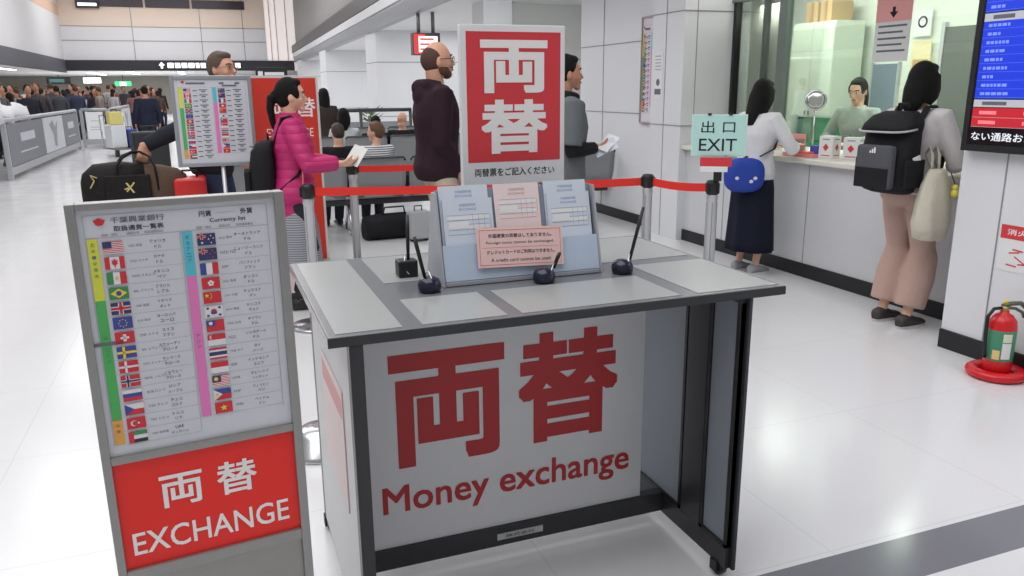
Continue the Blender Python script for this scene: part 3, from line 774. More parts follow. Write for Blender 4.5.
def chart(mb, y, text=True):
    """the currency list, in the sign's own XZ coordinates (x -.169...172, z .82...1.28)"""
    y1 = y - .001
    for x0, x1, z in ((-.158, .162, 1.286), (-.158, .0, 1.244), (-.0, .162, 1.244)): mb.rect(x0, z - .0006, x1, z + .0006, RULE, y1)
    for x in (-.158, .162): mb.rect(x - .0006, .84 if x < 0 else .862, x + .0006, 1.286, RULE, y1)
    mb.rect(-.0008, .84, .0002, 1.246, RULE, y1)
    mb.rect(-.156, 1.243 - .0287 * 4, -.139, 1.243, YEL, y1); mb.rect(-.156, .893, -.139, 1.243 - .0287 * 4, GRN, y1); mb.rect(-.156, .842, -.139, .892, ORG, y1)
    mb.rect(.003, 1.243 - .0287 * 3, .021, 1.243, CYAN, y1); mb.rect(.003, .868, .021, 1.243 - .0287 * 3, PNK, y1)
    for j, (x, t, z) in enumerate(((-.1475, '北米・中南米', 1.236), (-.1475, 'ヨーロッパ', 1.06), (-.1475, '中東', .884), (.012, 'オセアニア', 1.236), (.012, 'アジア', 1.04))):
        if text:
            for q, ch in enumerate(t): mb.text(ch, INKG, x, z - q * .0115, h=.007, y=y1 - .0006, align='C', zalign='T')
    for rows, fx, cx, nx, xr in ((LEFT_ROWS, -.132, -.090, -.040, -.002), (RIGHT_ROWS, .029, .068, .121, .160)):
        for i, (code, c, a, b) in enumerate(rows):
            zt = 1.2385 - .0287 * i
            flag(mb, code, fx, zt - .002, .033, .0228, y1)
            mb.rect(fx - .004, zt - .0275, xr, zt - .0268, RULE, y1)
            if text:
                mb.text(c, INKG, cx, zt - .0155, h=.0052, y=y1)
                mb.text(a, INK, nx, zt - .0110, h=.0060, y=y1, align='C'); mb.text(b, INK, nx, zt - .0215, h=.0060, y=y1, align='C')
            else:
                mb.rect(cx, zt - .016, cx + .022, zt - .011, INKG, y1); mb.rect(nx - .02, zt - .011, nx + .02, zt - .006, INKG, y1); mb.rect(nx - .01, zt - .021, nx + .01, zt - .016, INKG, y1)
    # heading and the bank's red mark
    for k in range(3): mb.ell((-.132, y1, 1.2735), (.0065 - .0 * k, .0004, .0065), FR, 10, 6)
    for sx in (-1, 1): mb.poly([(-.132 + sx * q, y1 - .001, z) for q, z in ((0, 1.266), (.006, 1.268), (.010, 1.276), (.0065, 1.2775), (0, 1.272))], FR)
    if text:
        mb.text('千葉興業銀行', INKG, -.114, 1.2690, h=.0112, w=.090, y=y1, bold=.010)
        mb.text('取扱通貨一覧表', INK, -.110, 1.2540, h=.0100, w=.084, y=y1, bold=.012)
        for x_, s_ in ((-.131, '国旗・国名'), (-.090, '通貨記号'), (-.060, '取扱通貨表記')): mb.text(s_, INKG, x_, 1.2462, h=.0050, y=y1)
        for x_, s_ in ((.030, '国旗・国名'), (.070, '通貨記号'), (.102, '取扱通貨表記')): mb.text(s_, INKG, x_, 1.2462, h=.0050, y=y1)
        mb.text('円貨', INK, .037, 1.2690, h=.0112, y=y1, bold=.014); mb.text('外貨', INK, .112, 1.2690, h=.0112, y=y1, bold=.014)
        mb.text('Currency list', INK, .055, 1.2550, h=.0098, w=.066, y=y1, bold=.008)
        mb.rect(.066, 1.2745, .104, 1.2752, RULE, y1)
    else:
        mb.rect(-.118, 1.2605, -.03, 1.271, INKG, y1); mb.rect(.037, 1.2605, .06, 1.271, INKG, y1); mb.rect(.112, 1.2605, .135, 1.271, INKG, y1); mb.rect(.05, 1.248, .12, 1.257, INKG, y1)

# ================================================================== FOREGROUND SIGN
SIGN_RZ = R(6.5)
t = thing('currency_sign', 'tall steel-framed floor sign with flag chart above red EXCHANGE panel', 'sign', (-.065, 1.587, 0), SIGN_RZ)
FRAME = mat('sign_frame_grey', (150, 149, 148), 0.4, metal=0.55, noise=0.05, scale=25)
mb = MB(); W0, W1 = -.184, .196
mb.bx(W0, W0 + .016, .0, .035, .02, 1.308, FRAME, .002); mb.bx(W1 - .019, W1, .0, .035, .02, 1.308, FRAME, .002)
mb.bx(W0 + .016, W1 - .019, .0, .035, 1.295, 1.308, FRAME, .002); mb.bx(W0 + .016, W1 - .019, .0, .035, .803, .819, FRAME, .002); mb.bx(W0 + .016, W1 - .019, .0, .035, .548, .572, FRAME, .002)
mb.build('frame', t)
mb = MB(); mb.bx(W0 + .016, W1 - .019, .008, .03, .819, 1.295, PAPERG); p = mb.build('chart_panel', t)
mb = MB(); chart(mb, .0075); mb.build('currency_chart', p)
mb = MB(); mb.bx(W0 + .016, W1 - .019, .008, .03, .572, .803, REDVIV); p = mb.build('exchange_panel', t); p['label'] = 'red EXCHANGE panel with white lettering'
mb = MB(); PW = mat('print_white', (236, 232, 232), .5, noise=0)
mb.text('両', PW, -.090, .688, h=.070, w=.080, y=.0070, bold=.016); mb.text('替', PW, .018, .688, h=.073, w=.078, y=.0070, bold=.016)
mb.build('lettering', p); mb = MB(); mb.text('EXCHANGE', PW, -.150, .600, h=.049, w=.305, y=.0070, bold=.008); mb.build('lettering', p)
mb = MB(); mb.bx(W0 + .016, W1 - .019, .010, .032, .03, .548, STEEL); mb.build('steel_plate', t)
mb = MB(); mb.bx(W0 - .03, W1 + .03, -.13, .20, 0, .02, STEEL, .004); mb.build('base', t)

# ================================================================== WRITING DESK
DESKDARK = mat('desk_frame_charcoal', (44, 45, 50), 0.38, noise=0.05)
DESKGREY = mat('desk_top_grey', (112, 113, 118), 0.2, noise=0.03, spec=.4)
SHEET = mat('desk_inlay_pale', (158, 160, 160), 0.2, noise=0.03, scale=3, spec=.4)
t = thing('writing_desk', 'wide standing writing desk with red Money exchange sign panel and charcoal frame', 'desk', (.87, 2.2, 0))
t_off = Vector((.87, 2.2, 0))
def at_desk(mb): mb.M = Matrix.Translation(-t_off); return mb
mb = at_desk(MB()); mb.bx(.215, 1.505, 1.77, 2.64, .920, .946, DESKGREY, .003)
mb.bx(.214, 1.506, 1.768, 1.7695, .921, .9445, DESKDARK); mb.bx(.2135, .2145, 1.77, 2.64, .921, .9445, DESKGREY); mb.bx(1.5055, 1.507, 1.77, 2.64, .921, .9445, DESKDARK)
for q in ((.235, .395, 1.79, 2.62), (.445, .665, 1.79, 2.04), (.705, 1.17, 1.79, 2.04), (1.225, 1.49, 1.79, 2.17), (1.15, 1.49, 2.24, 2.62), (.445, 1.10, 2.24, 2.62)):
    mb.bx(*q, .9455, .9475, SHEET)
mb.build('tabletop', t)
PANELG = mat('desk_end_panel', (196, 197, 200), .4, noise=.02)
mb = at_desk(MB()); mb.bx(.262, .29, 1.815, 2.55, .05, .919, PANELG, .002); p = mb.build('end_panel', t)
mb = at_desk(MB()); mb.bx(.2590, .2615, 1.935, 2.335, .40, .745, mat('faded_pink_notice', (222, 206, 206), .6, noise=.03)); mb.bx(.2585, .259, 1.95, 2.32, .66, .72, mat('pink_notice_band', (214, 160, 160), .6)); mb.build('notice', p)
for x, y, w_ in ((.262, 1.775, .04), (.262, 2.555, .04), (1.390, 1.775, .016), (1.372, 2.555, .04)):
    mb = at_desk(MB()); mb.bx(x, x + (.034 if x != 1.390 else .012), y, y + w_, .045, .919, DESKDARK, .003); mb.build('leg', t)
SIGNP = mat('desk_sign_panel', (212, 213, 217), .45, noise=.015)
mb = at_desk(MB()); mb.bx(.31, 1.285, 2.165, 2.185, .125, .919, SIGNP); mb.bx(.322, .327, 2.160, 2.166, .13, .90, mat('panel_edge', (232, 233, 236), .4)); p = mb.build('sign_panel', t); p['label'] = 'pale sign panel with red Money exchange lettering'
mb = at_desk(MB()); DRED = mat('deep_red_print', (176, 36, 42), .5, noise=.02)
mb.text('両', DRED, .428, .385, h=.362, w=.362, y=2.1635, bold=.034); mb.text('替', DRED, .836, .392, h=.368, w=.350, y=2.1635, bold=.030)
mb.text('Money exchange', DRED, .392, .212, h=.118, w=.845, y=2.1635, bold=.014); mb.build('lettering', p)
mb = at_desk(MB()); mb.bx(.296, 1.372, 2.155, 2.195, .055, .125, DESKDARK, .003); p = mb.build('bottom_beam', t)
mb = at_desk(MB()); mb.bx(.755, .915, 2.152, 2.156, .078, .100, mat('plate_silver', (186, 188, 190), .4, metal=.3)); mb.text('株式会社', INK, .835, .0835, h=.011, w=.10, y=2.1512, align='C'); mb.build('name_plate', p)
DGLASS = mat('smoked_infill', (138, 147, 156), .5, noise=.02)
mb = at_desk(MB())
mb.bx(1.375, 1.40, 1.94, 2.05, .06, .919, DESKDARK, .002); mb.bx(1.374, 1.401, 1.791, 2.56, .045, .115, DESKDARK, .002); mb.bx(1.374, 1.401, 1.791, 2.56, .90, .919, DESKDARK)
p = mb.build('end_frame', t)
for y0, y1 in ((2.055, 2.55), (1.795, 1.935)):
    mb = at_desk(MB()); mb.bx(1.38, 1.395, y0, y1, .115, .90, DGLASS)
    for a, b in ((y0, y0 + .012), (y1 - .012, y1)): mb.bx(1.374, 1.401, a, b, .115, .90, BLACK)
    mb.bx(1.374, 1.401, y0, y1, .115, .127, BLACK); mb.build('infill_panel', p)
for x, y in ((.279, 1.80), (.279, 2.57), (1.389, 1.84), (1.389, 2.57)):
    mb = at_desk(MB()); mb.cyl((x - .012, y, .026), (x + .012, y, .026), .026, BLACK, 18); mb.bx(x - .018, x + .018, y - .012, y + .012, .03, .052, BLACK, .003); mb.bx(x - .022, x - .014, y - .014, y + .02, .012, .05, BLACK, .002); mb.bx(x + .014, x + .022, y - .014, y + .02, .012, .05, BLACK, .002); mb.build('caster', t)

# ---- slip holder on the desk
FORMB = mat('form_blue', (206, 214, 226), .6, noise=.02); FORMP = mat('form_pink', (232, 212, 212), .6, noise=.02); FINE = mat('form_line_blue', (130, 152, 190), .6, noise=0); FINEP = mat('form_line_rose', (190, 150, 156), .6, noise=0)
HOLD = mat('holder_grey', (166, 170, 178), .35, noise=.02); HOLDD = mat('holder_slot_grey', (136, 144, 164), .4, noise=.02)
HX0, HX1 = .600, 1.093; tilt = R(-14)
t = thing('form_holder', 'grey desktop slip holder leaning back with slots for exchange forms', 'holder', (.846, 2.13, .9478), 0)
S_ = Matrix.Translation((0, 0, .012)) @ Matrix.Rotation(tilt, 4, 'X')
mb = MB(); mb.M = S_; mb.bx(-.246, .246, .02, .034, 0, .268, HOLDD, .002); mb.build('back_panel', t)
mb = MB(); mb.bx(-.246, .246, -.01, .17, 0, .012, HOLD, .002); mb.build('base', t)
for s_ in (-1, 1):
    mb = MB(); x = s_ * .248
    pts = [(x, -.01, 0), (x, .17, 0), (x, .098, .262), (x, .058, .262)]
    pts2 = [(x + s_ * .006, b, c) for a, b, c in pts]
    mb.add(pts + pts2, [(0, 1, 2, 3), (7, 6, 5, 4)] + [(i, (i + 1) % 4, 4 + (i + 1) % 4, 4 + i) for i in range(4)], HOLD); mb.build('side_panel', t)
mb = MB(); mb.M = S_; mb.bx(-.246, .246, -.008, .002, 0, .105, mat('pocket_blue', (184, 198, 218), .4, noise=.02), .001); mb.build('front_pocket', t)

def form(name, label, x0, x1, z0, z1, yoff, m, fine, group, title='外国通貨両替'):
    o = thing(name, label, 'form', (.846, 2.13, .9478), 0, group)
    mb = MB(); mb.M = S_; mb.bx(x0, x1, yoff, yoff + .004, z0, z1, m); p = mb.build('paper_pad', o)
    mb = MB(); mb.M = S_; w = x1 - x0; hh = z1 - z0; y = yoff - .0008
    mb.text(title, fine, (x0 + x1) / 2, z1 - .022, h=.008, y=y, align='C'); mb.text('EXCHANGE', fine, (x0 + x1) / 2, z1 - .034, h=.007, y=y, align='C')
    for k in range(5): mb.rect(x0 + .012, z1 - .048 - k * .014, x1 - .012, z1 - .0468 - k * .014, fine, y)
    for k in range(2): mb.rect(x0 + .012, z1 - .0615 - k * .028, x1 - .012, z1 - .0485 - k * .028, PAPER, y + .0003)
    for k in range(4): mb.rect(lerp(x0, x1, .58 + .12 * k), z1 - .104, lerp(x0, x1, .585 + .12 * k), z1 - .047, fine, y)
    mb.rect(x0 + .014, z1 - .085, lerp(x0, x1, .5), z1 - .065, PAPER, y - .0004)
    mb.build('print', p); return o
GF = 'exchange slips in the desktop holder'
form('exchange_form', 'pale blue exchange slip farther back in the slot beside the holder\'s grey side wall', -.238, -.088, .09, .278, .014, FORMB, FINE, GF)
form('exchange_form', 'pale blue exchange slip in front in the slot beside the holder\'s grey side wall', -.232, -.080, .03, .238, .007, FORMB, FINE, GF)
form('exchange_form', 'pink exchange slip in the middle slot behind the pink notice', -.070, .074, .06, .276, .012, FORMP, FINEP, GF)
form('exchange_form', 'pale blue exchange slip farther back in the slot toward the counter', .092, .232, .09, .278, .014, FORMB, FINE, GF)
form('exchange_form', 'pale blue exchange slip in front in the slot toward the counter', .096, .238, .03, .240, .007, FORMB, FINE, GF)
t = thing('notice_card', 'pink notice card with red border and four lines on the slip holder', 'notice', (.846, 2.118, .9478), 0)
N_ = Matrix.Translation((0, 0, .012)) @ Matrix.Rotation(tilt, 4, 'X') @ Matrix.Translation((-.012, -.012, .088)) @ Matrix.Rotation(R(2), 4, 'Y')
PINKC = mat('notice_pink', (232, 196, 192), .6, noise=.02); PINKB = mat('notice_border', (206, 110, 110), .6, noise=0)
mb = MB(); mb.M = N_; mb.bx(-.135, .135, .002, .005, -.058, .058, PINKC); p = mb.build('card', t)
mb = MB(); mb.M = N_
for q in ((-.128, .050, .128, .0515), (-.128, -.0515, .128, -.050), (-.128, -.0515, -.1265, .0515), (.1265, -.0515, .128, .0515), (-.12, -.001, .12, 0)): mb.rect(*q, PINKB, .0014)
mb.text('外国硬貨の両替はしておりません。', INK, 0, .028, h=.012, w=.20, y=.0012, align='C', bold=.01); mb.text('Foreign coins cannot be exchanged.', INK, 0, .008, h=.010, w=.215, y=.0012, align='C')
mb.text('クレジットカードのご利用はできません。', INK, 0, -.020, h=.012, w=.215, y=.0012, align='C', bold=.01); mb.text('A credit card cannot be used.', INK, 0, -.042, h=.010, w=.19, y=.0012, align='C'); mb.build('print', p)

# ---- red and white exchange sign standing behind the holder
t = thing('desk_sign', 'upright red and white sign with two large white characters behind the slip holder', 'sign', (.921, 2.40, .946), 0)
mb = MB(); mb.bx(-.175, .175, 0, .03, .252, .745, mat('sign_frame_white', (216, 217, 219), .4, noise=.02), .003); mb.build('frame', t)
mb = MB(); mb.bx(-.172, .172, -.001, .001, .255, .742, PAPER); mb.rect(-.158, .326, .158, .724, REDPAPER, -.0016); p = mb.build('sign_sheet', t)
mb = MB()
mb.text('両', PW, 0, .540, h=.160, w=.225, y=-.0024, bold=.033, align='C'); mb.text('替', PW, 0, .352, h=.168, w=.225, y=-.0024, bold=.027, align='C')
mb.text('両替票をご記入ください', INK, 0, .281, h=.026, w=.275, y=-.0016, align='C', bold=.012); mb.build('lettering', p)
for x in (-.10, .10):
    mb = MB(); mb.cyl((x, .015, .012), (x, .015, .258), .009, CHROME, 14); mb.build('post', t)
mb = MB(); mb.bx(-.15, .15, -.05, .09, .0018, .014, STEEL, .003); mb.build('base', t)

# ---- pens on chains in ball bases, and the square pen cup
def desk_pen(x, y, lean, label, ball=True, ln=.13):
    t = thing('desk_pen', label, 'pen', (x, y, .9465), 0)
    mb = MB()
    if ball:
        mb.lathe([(.030, 0), (.033, .008), (.034, .022), (.028, .036), (.014, .043), (.006, .044)], mat('navy_gloss', (24, 28, 50), .2), 22)
    else:
        mb.box((0, 0, .026), (.060, .055, .052), BLACK, .006)
    mb.build('pen_base', t)
    a = Vector((lean[0], lean[1], 1)).normalized(); p0 = Vector((lean[0] * .06, 0, .04 if ball else .048))
    mb = MB(); mb.tube([p0, p0 + a * ln * .75, p0 + a * ln], [.005, .006, .0045], BLACK, 10); mb.build('pen', t)
    mb = MB(); mb.tube([p0 + a * .01, p0 + a * .02 + Vector((.012 * (1 if lean[0] < 0 else -1), -.012, .0)), p0 + Vector((.02 * (1 if lean[0] < 0 else -1), -.02, -.015)), Vector((.0, -.03, .012))], .0022, CHROME, 6); mb.build('cord', t)
desk_pen(.545, 2.10, (-.20, .1), 'black pen slanting from a round navy base, beside the holder\'s grey side', True, .12)
desk_pen(.53, 2.31, (.10, .35), 'black pen in a square black cup behind the round pen base', False, .14)
desk_pen(1.152, 2.09, (.42, .25), 'black pen leaning from a round navy base on the clear desktop area past the slips', True, .17)
desk_pen(.885, 2.075, (.5, .1), 'short black pen base directly below the pink notice card', True, .05)

# ================================================================== QUEUE BARRIERS
def make_post(label, loc, h=.93):
    t = thing('queue_post', label, 'post', loc, 0, 'queue posts')
    mb = MB(); mb.lathe([(.165, 0), (.17, .008), (.16, .018), (.06, .028), (.04, .034)], CHROME, 32); mb.build('base', t)
    mb = MB(); mb.lathe([(.0325, .03), (.0325, h - .13), (.036, h - .125), (.036, h - .10), (.0325, h - .095), (.0325, h - .09)], ALU, 22)
    for k in range(4): mb.bx(-.004 + .03 * math.cos(k * PI / 2 + .785), .004 + .03 * math.cos(k * PI / 2 + .785), -.004 + .03 * math.sin(k * PI / 2 + .785), .004 + .03 * math.sin(k * PI / 2 + .785), .04, h - .14, SEAM)
    mb.build('pole', t)
    mb = MB(); mb.lathe([(.030, h - .092), (.040, h - .085), (.042, h - .02), (.036, h - .004), (.02, h)], BLACK, 22)
    for k in range(4): mb.box((.040 * math.cos(k * PI / 2), .040 * math.sin(k * PI / 2), h - .05), (.02, .018, .062), BLACK, .003, rz=0)
    mb.build('head', t)
    return t
P_PINK, P_R, P_EXIT, P_B, P_C = (.556, 5.09, 0), (2.763, 4.688, 0), (2.946, 4.203, 0), (1.067, 6.434, 0), (2.30, 6.48, 0)
q0 = make_post('silver queue post standing in front of the pink jacket, red tape starting at its head', P_PINK)
dup(q0, P_R, -.18, 'silver queue post in front of the white pillar where two red tapes meet')
dup(q0, P_EXIT, .3, 'silver queue post carrying the EXIT sign')
dup(q0, P_B, .03, 'silver queue post behind the white slip in the pink-jacket woman\'s hand')
dup(q0, P_C, .03, 'silver queue post hidden behind the desk\'s upright red sign')
def tape(a, b, label, z=.88, hgt=.052):
    a = Vector((a[0], a[1], z)); b = Vector((b[0], b[1], z)); d = (b - a).normalized(); a = a + d * .045; b = b - d * .045
    n = Vector((-d.y, d.x, 0)) * .0012; mb = MB(); rows = []
    for k in range(9):
        t_ = k / 8; c = a.lerp(b, t_) - Vector((0, 0, .012 * 4 * t_ * (1 - t_)))
        rows.append([c + n - Vector((0, 0, hgt / 2)), c + n + Vector((0, 0, hgt / 2)), c - n + Vector((0, 0, hgt / 2)), c - n - Vector((0, 0, hgt / 2))])
    mb.rings(rows, REDTAPE, False)
    return tag(mb.build('barrier_tape'), label, 'tape')
tape(P_PINK, P_R, 'long red barrier tape running behind the slip holder between two queue posts')
tape(P_R, P_EXIT, 'short red barrier tape leading to the post with the EXIT sign')
tape(P_B, P_C, 'red barrier tape farther back, crossing the grey seat backs behind the first tape')
# EXIT sign clipped on the post
VY = R(-35)
t = thing('exit_sign', 'pale green EXIT sign with a red and white card below it on a queue post', 'sign', (P_EXIT[0] - .02, P_EXIT[1] - .03, .93), VY)
MINT = mat('mint_sheet', (182, 222, 214), .5, noise=.02)
mb = MB(); mb.bx(-.145, .185, -.004, .004, .150, .405, mat('clear_frame', (206, 226, 222), .3, noise=0), .002); mb.bx(-.137, .177, -.006, -.003, .158, .397, MINT); p = mb.build('sign_plate', t)
mb = MB(); mb.text('出', INK, -.048, .292, h=.072, w=.078, y=-.0072, align='C', bold=.004); mb.build('lettering', p); mb = MB(); mb.text('口', INK, .078, .295, h=.062, w=.072, y=-.0072, align='C', bold=.004); mb.build('lettering', p); mb = MB(); mb.text('EXIT', INK, .016, .184, h=.074, w=.225, y=-.0072, align='C', bold=.004); mb.build('lettering', p)
for x in (-.04, .085):
    mb = MB(); mb.box((x, -.004, .405), (.022, .018, .014), BLACK, .002); mb.build('clip', t)
mb = MB(); mb.box((.01, -.022, .117), (.19, .02, .055), REDPAPER, .002); mb.box((.0, -.024, .074), (.165, .018, .034), PAPER, .002); mb.bx(.0, .05, -.018, 0, .0, .1, BLACK); mb.bx(.06, .075, -.004, .004, .09, .16, ALU); mb.build('red_card', t)
# polished stand base seen between the foreground sign and the desk
mb = MB(); mb.lathe([(.15, 0), (.152, .010), (.142, .022), (.10, .085), (.075, .105), (.03, .112)], CHROME, 30)
tag(mb.build('stand_base', None, (.33, 3.22, 0)), 'polished conical stand base on the floor in the gap beside the foreground sign', 'stand')

# ---- second currency board and the red board behind the pink jacket
t = thing('currency_board', 'smaller currency chart board on a thin pole in front of the man with glasses', 'sign', (.055, 6.0, 0), R(0))
mb = MB(); BF = mat('board_frame', (160, 164, 170), .35, metal=.5, noise=.03)
x0, x1, z0, z1 = -.262, .268, .985, 1.605
for q in ((x0, x0 + .025, z0, z1), (x1 - .025, x1, z0, z1), (x0 + .025, x1 - .025, z0, z0 + .025), (x0 + .025, x1 - .025, z1 - .025, z1)): mb.bx(q[0], q[1], 0, .03, q[2], q[3], BF, .004)
mb.build('frame', t)
mb = MB(); mb.bx(x0 + .025, x1 - .025, .01, .025, z0 + .025, z1 - .025, PAPERG); p = mb.build('chart_panel', t)
mb = MB(); mb.M = Matrix.Translation((.003, 0, 1.03)) @ Matrix.Diagonal((1.38, 1, 1.20, 1)) @ Matrix.Translation((0, 0, -.83)); chart(mb, .009, False); mb.build('currency_chart', p)
mb = MB(); mb.cyl((.03, .02, .02), (.03, .02, .99), .014, ALU, 16); mb.build('pole', t)
mb = MB(); mb.bx(-.2, .26, -.16, .2, 0, .022, STEEL, .004); mb.build('base', t)
t = thing('red_board', 'tall red board with pale edge standing behind the woman in the pink jacket', 'sign', (.63, 7.0, 0), 0)
mb = MB(); mb.bx(-.283, .283, 0, .03, .02, 1.62, mat('pale_board_edge', (206, 204, 204), .45), .004); mb.build('frame', t)
mb = MB(); mb.bx(-.262, .262, -.003, .002, .05, 1.60, mat('board_red', (206, 52, 36), .5, noise=.02)); p = mb.build('red_panel', t)
mb = MB(); mb.text('両', PW, -.13, 1.28, h=.16, w=.17, y=-.004, bold=.01); mb.text('替', PW, .08, 1.28, h=.16, w=.17, y=-.004, bold=.01); mb.build('lettering', p); mb = MB(); mb.text('EXCHANGE', PW, -.16, 1.12, h=.07, w=.38, y=-.004); mb.build('lettering', p)
mb = MB(); mb.bx(-.30, .30, -.12, .2, 0, .02, STEEL, .004); mb.build('base', t)
t = thing('suitcase', 'upright red suitcase under the small currency board, left of its pole', 'suitcase', (-.15, 6.38, 0), 0)
SUITR = mat('suitcase_red', (214, 44, 40), .4, noise=.04)
mb = MB(); mb.box((0, 0, .47), (.22, .30, .82), SUITR, .03, seg=3); mb.build('shell', t)
mb = MB(); mb.tube([(-.05, 0, .87), (-.05, 0, .93), (.05, 0, .93), (.05, 0, .87)], .009, BLACK, 8); mb.build('handle', t)
for sx in (-.08, .08):
    for sy in (-.11, .11):
        mb = MB(); mb.cyl((sx - .012, sy, .032), (sx + .012, sy, .032), .032, BLACK, 14); mb.build('wheel', t)

# ================================================================== SEATING
SEATG = mat('seat_grey', (142, 144, 146), .55, noise=.04); SEATD = mat('seat_rim_dark', (64, 66, 70), .5)
def bench(label, x0, y, n, pitch=.62, hgt=.81, flip=False):
    t = thing('airport_bench', label, 'bench', (x0, y, 0), 0)
    for i in range(n):
        cx = pitch * (i + .5); w = pitch * .93
        mb = MB(); rows = []
        for z, off, ww in ((.40, .02, .94), (.55, -.005, 1.0), (.70, -.03, 1.0), (hgt - .02, -.055, .985), (hgt, -.06, .96)):
            r_ = []
            for k in range(9):
                u = -1 + k / 4; r_.append(Vector((cx + u * w * ww / 2, off + .035 * (1 - u * u) - .012, z)))
            for k in range(8, -1, -1):
                u = -1 + k / 4; r_.append(Vector((cx + u * w * ww / 2, off + .035 * (1 - u * u) + .018, z)))
            rows.append(r_)
        mb.rings(rows, SEATG, True); b_ = mb.build('backrest', t)
        mb = MB(); mb.tube([(cx - w * .49, -.062, hgt - .03), (cx - w * .46, -.064, hgt + .002), (cx + w * .46, -.064, hgt + .002), (cx + w * .49, -.062, hgt - .03)], .011, SEATD, 8); mb.build('rim', b_)
        mb = MB(); mb.box((cx, .26, .40), (w * .95, .46, .06), SEATG, .02, rx=R(-3)); mb.build('seat', t)
    mb = MB(); mb.bx(.03, pitch * n - .03, .10, .17, .31, .37, SEATD, .006); mb.build('beam', t)
    for i in range(0, n + 1, 2):
        cx = min(max(pitch * i, .12), pitch * n - .30)
        mb = MB()
        mb.tube([(cx, .14, .34), (cx, -.06, .02)], .016, CHROME, 10); mb.tube([(cx, .14, .34), (cx, .38, .02)], .016, CHROME, 10); mb.tube([(cx, -.10, .015), (cx, .42, .015)], .014, CHROME, 10)
        mb.build('leg', t)
    return t
bench('row of grey airport seats with backs to the queue, nearest of the seat rows', .095, 8.3, 7)
b2 = bench('grey airport seat row in the middle distance, behind the striped shirt', 1.1, 11.0, 4, hgt=.88)
dup(b2, (1.0, 13.6, 0), 0, 'farthest grey airport seat row, just before the dark handrail')
t = thing('handrail', 'dark handrail with posts in front of the white columns', 'railing', (0, 15, 0), 0)
mb = MB(); mb.tube([(1.75, 0, 1.13), (3.66, 0, 1.13)], .035, mat('rail_dark', (70, 72, 76), .4, metal=.4), 12); mb.build('rail', t)
for x in (1.8, 2.7, 3.64):
    mb = MB(); mb.cyl((x, 0, 0), (x, 0, 1.12), .03, SEATD, 12); mb.build('post', t)
mb = MB(); mb.bx(1.8, 3.64, -.015, .015, .10, .92, mat('rail_panel', (150, 152, 156), .4)); mb.build('panel', t)
t = thing('travel_bag', 'black travel bag lying on the floor under the nearest seat row', 'bag', (1.72, 8.05, 0), .1)
mb = MB(); mb.rings([[Vector((x, .15 * s_ * math.copysign(abs(math.cos(a)) ** .7, math.cos(a)), .13 + .125 * s_ * math.copysign(abs(math.sin(a)) ** .7, math.sin(a)) - .125 * (1 - s_))) for a in [2 * PI * k / 18 for k in range(18)]] for x, s_ in ((-.31, .7), (-.29, .93), (-.15, 1), (.15, 1), (.29, .93), (.31, .7))], mat('black_nylon', (30, 30, 34), .7, bump=.3)); mb.build('bag_body', t)
mb = MB(); mb.tube([(-.12, -.05, .25), (-.1, -.07, .33), (.1, -.07, .33), (.12, -.05, .25)], .01, BLACK, 8); mb.build('handle', t)
t = thing('carry_case', 'small pale grey carry case on the floor below the nearest seat row', 'suitcase', (1.92, 7.75, 0), .15)
mb = MB(); mb.box((0, 0, .17), (.21, .15, .28), mat('case_grey', (168, 170, 174), .45), .02, seg=3); mb.build('shell', t)
mb = MB(); mb.tube([(-.04, 0, .305), (-.04, 0, .36), (.04, 0, .36), (.04, 0, .305)], .007, BLACK, 8); mb.build('handle', t)
for sx in (-.07, .07):
    mb = MB(); mb.cyl((sx, -.03, .018), (sx, .03, .018), .018, BLACK, 12); mb.build('wheel', t)
# potted plant by the near column
t = thing('potted_plant', 'slim potted plant by the near white column behind the seats', 'plant', (3.35, 17.5, 0))
mb = MB(); mb.lathe([(.16, 0), (.22, .5), (.23, .52), (.2, .52), (.19, .45)], mat('pot_cream', (220, 214, 190), .5), 20); mb.build('pot', t)
mb = MB(); rr = random.Random(3)
for k in range(60):
    a = rr.uniform(0, 2 * PI); h_ = rr.uniform(.5, 1.05); r_ = rr.uniform(.04, .16); c = Vector((r_ * math.cos(a), r_ * math.sin(a), h_))
    d = Vector((math.cos(a), math.sin(a), rr.uniform(.2, .8))).normalized(); s_ = d.cross(Vector((0, 0, 1))).normalized() * .05
    mb.poly([c, c + d * .1 + s_, c + d * .24, c + d * .1 - s_], mat('leaf_green', (104, 122, 92), .5))
mb.build('foliage', t)
mb = MB(); mb.tube([(0, 0, .48), (.02, 0, 1.0), (0, .02, 1.0)], .014, mat('stem_brown', (96, 78, 60), .7), 8); mb.build('stem', t)

# ================================================================== COUNTER
mb = MB(); WT = mat('worktop_pale', (222, 218, 208), .3, noise=.03); mb.bx(4.34, 5.25, 3.262, 6.745, .905, .945, WT, .008)
tag(mb.build('counter_worktop'), 'long pale worktop of the exchange counter running under the glass', 'worktop')
t = thing('table_mirror', 'small round mirror on a stand on the exchange counter', 'mirror', (4.66, 5.29, .945), R(-48))
mb = MB(); mb.lathe([(.07, 0), (.072, .006), (.03, .014), (.012, .02)], CHROME, 20); mb.cyl((0, 0, .015), (0, 0, .36), .006, CHROME, 10); mb.build('stand', t)
mb = MB(); mb.M = Matrix.Translation((0, 0, .44)) @ Matrix.Rotation(R(82), 4, 'X'); mb.lathe([(.082, -.008), (.086, 0), (.082, .012), (.074, .014)], CHROME, 30); mb.build('rim', t)
mb = MB(); mb.M = Matrix.Translation((0, 0, .44)) @ Matrix.Rotation(R(82), 4, 'X'); mb.lathe([(.0735, .0135), (.05, .017), (.02, .0195)], mat('mirror_face', (214, 218, 214), .12, metal=.9, noise=0), 30); mb.build('mirror_glass', t)
ACR = glass_mat('acrylic', (240, 246, 244), .10)
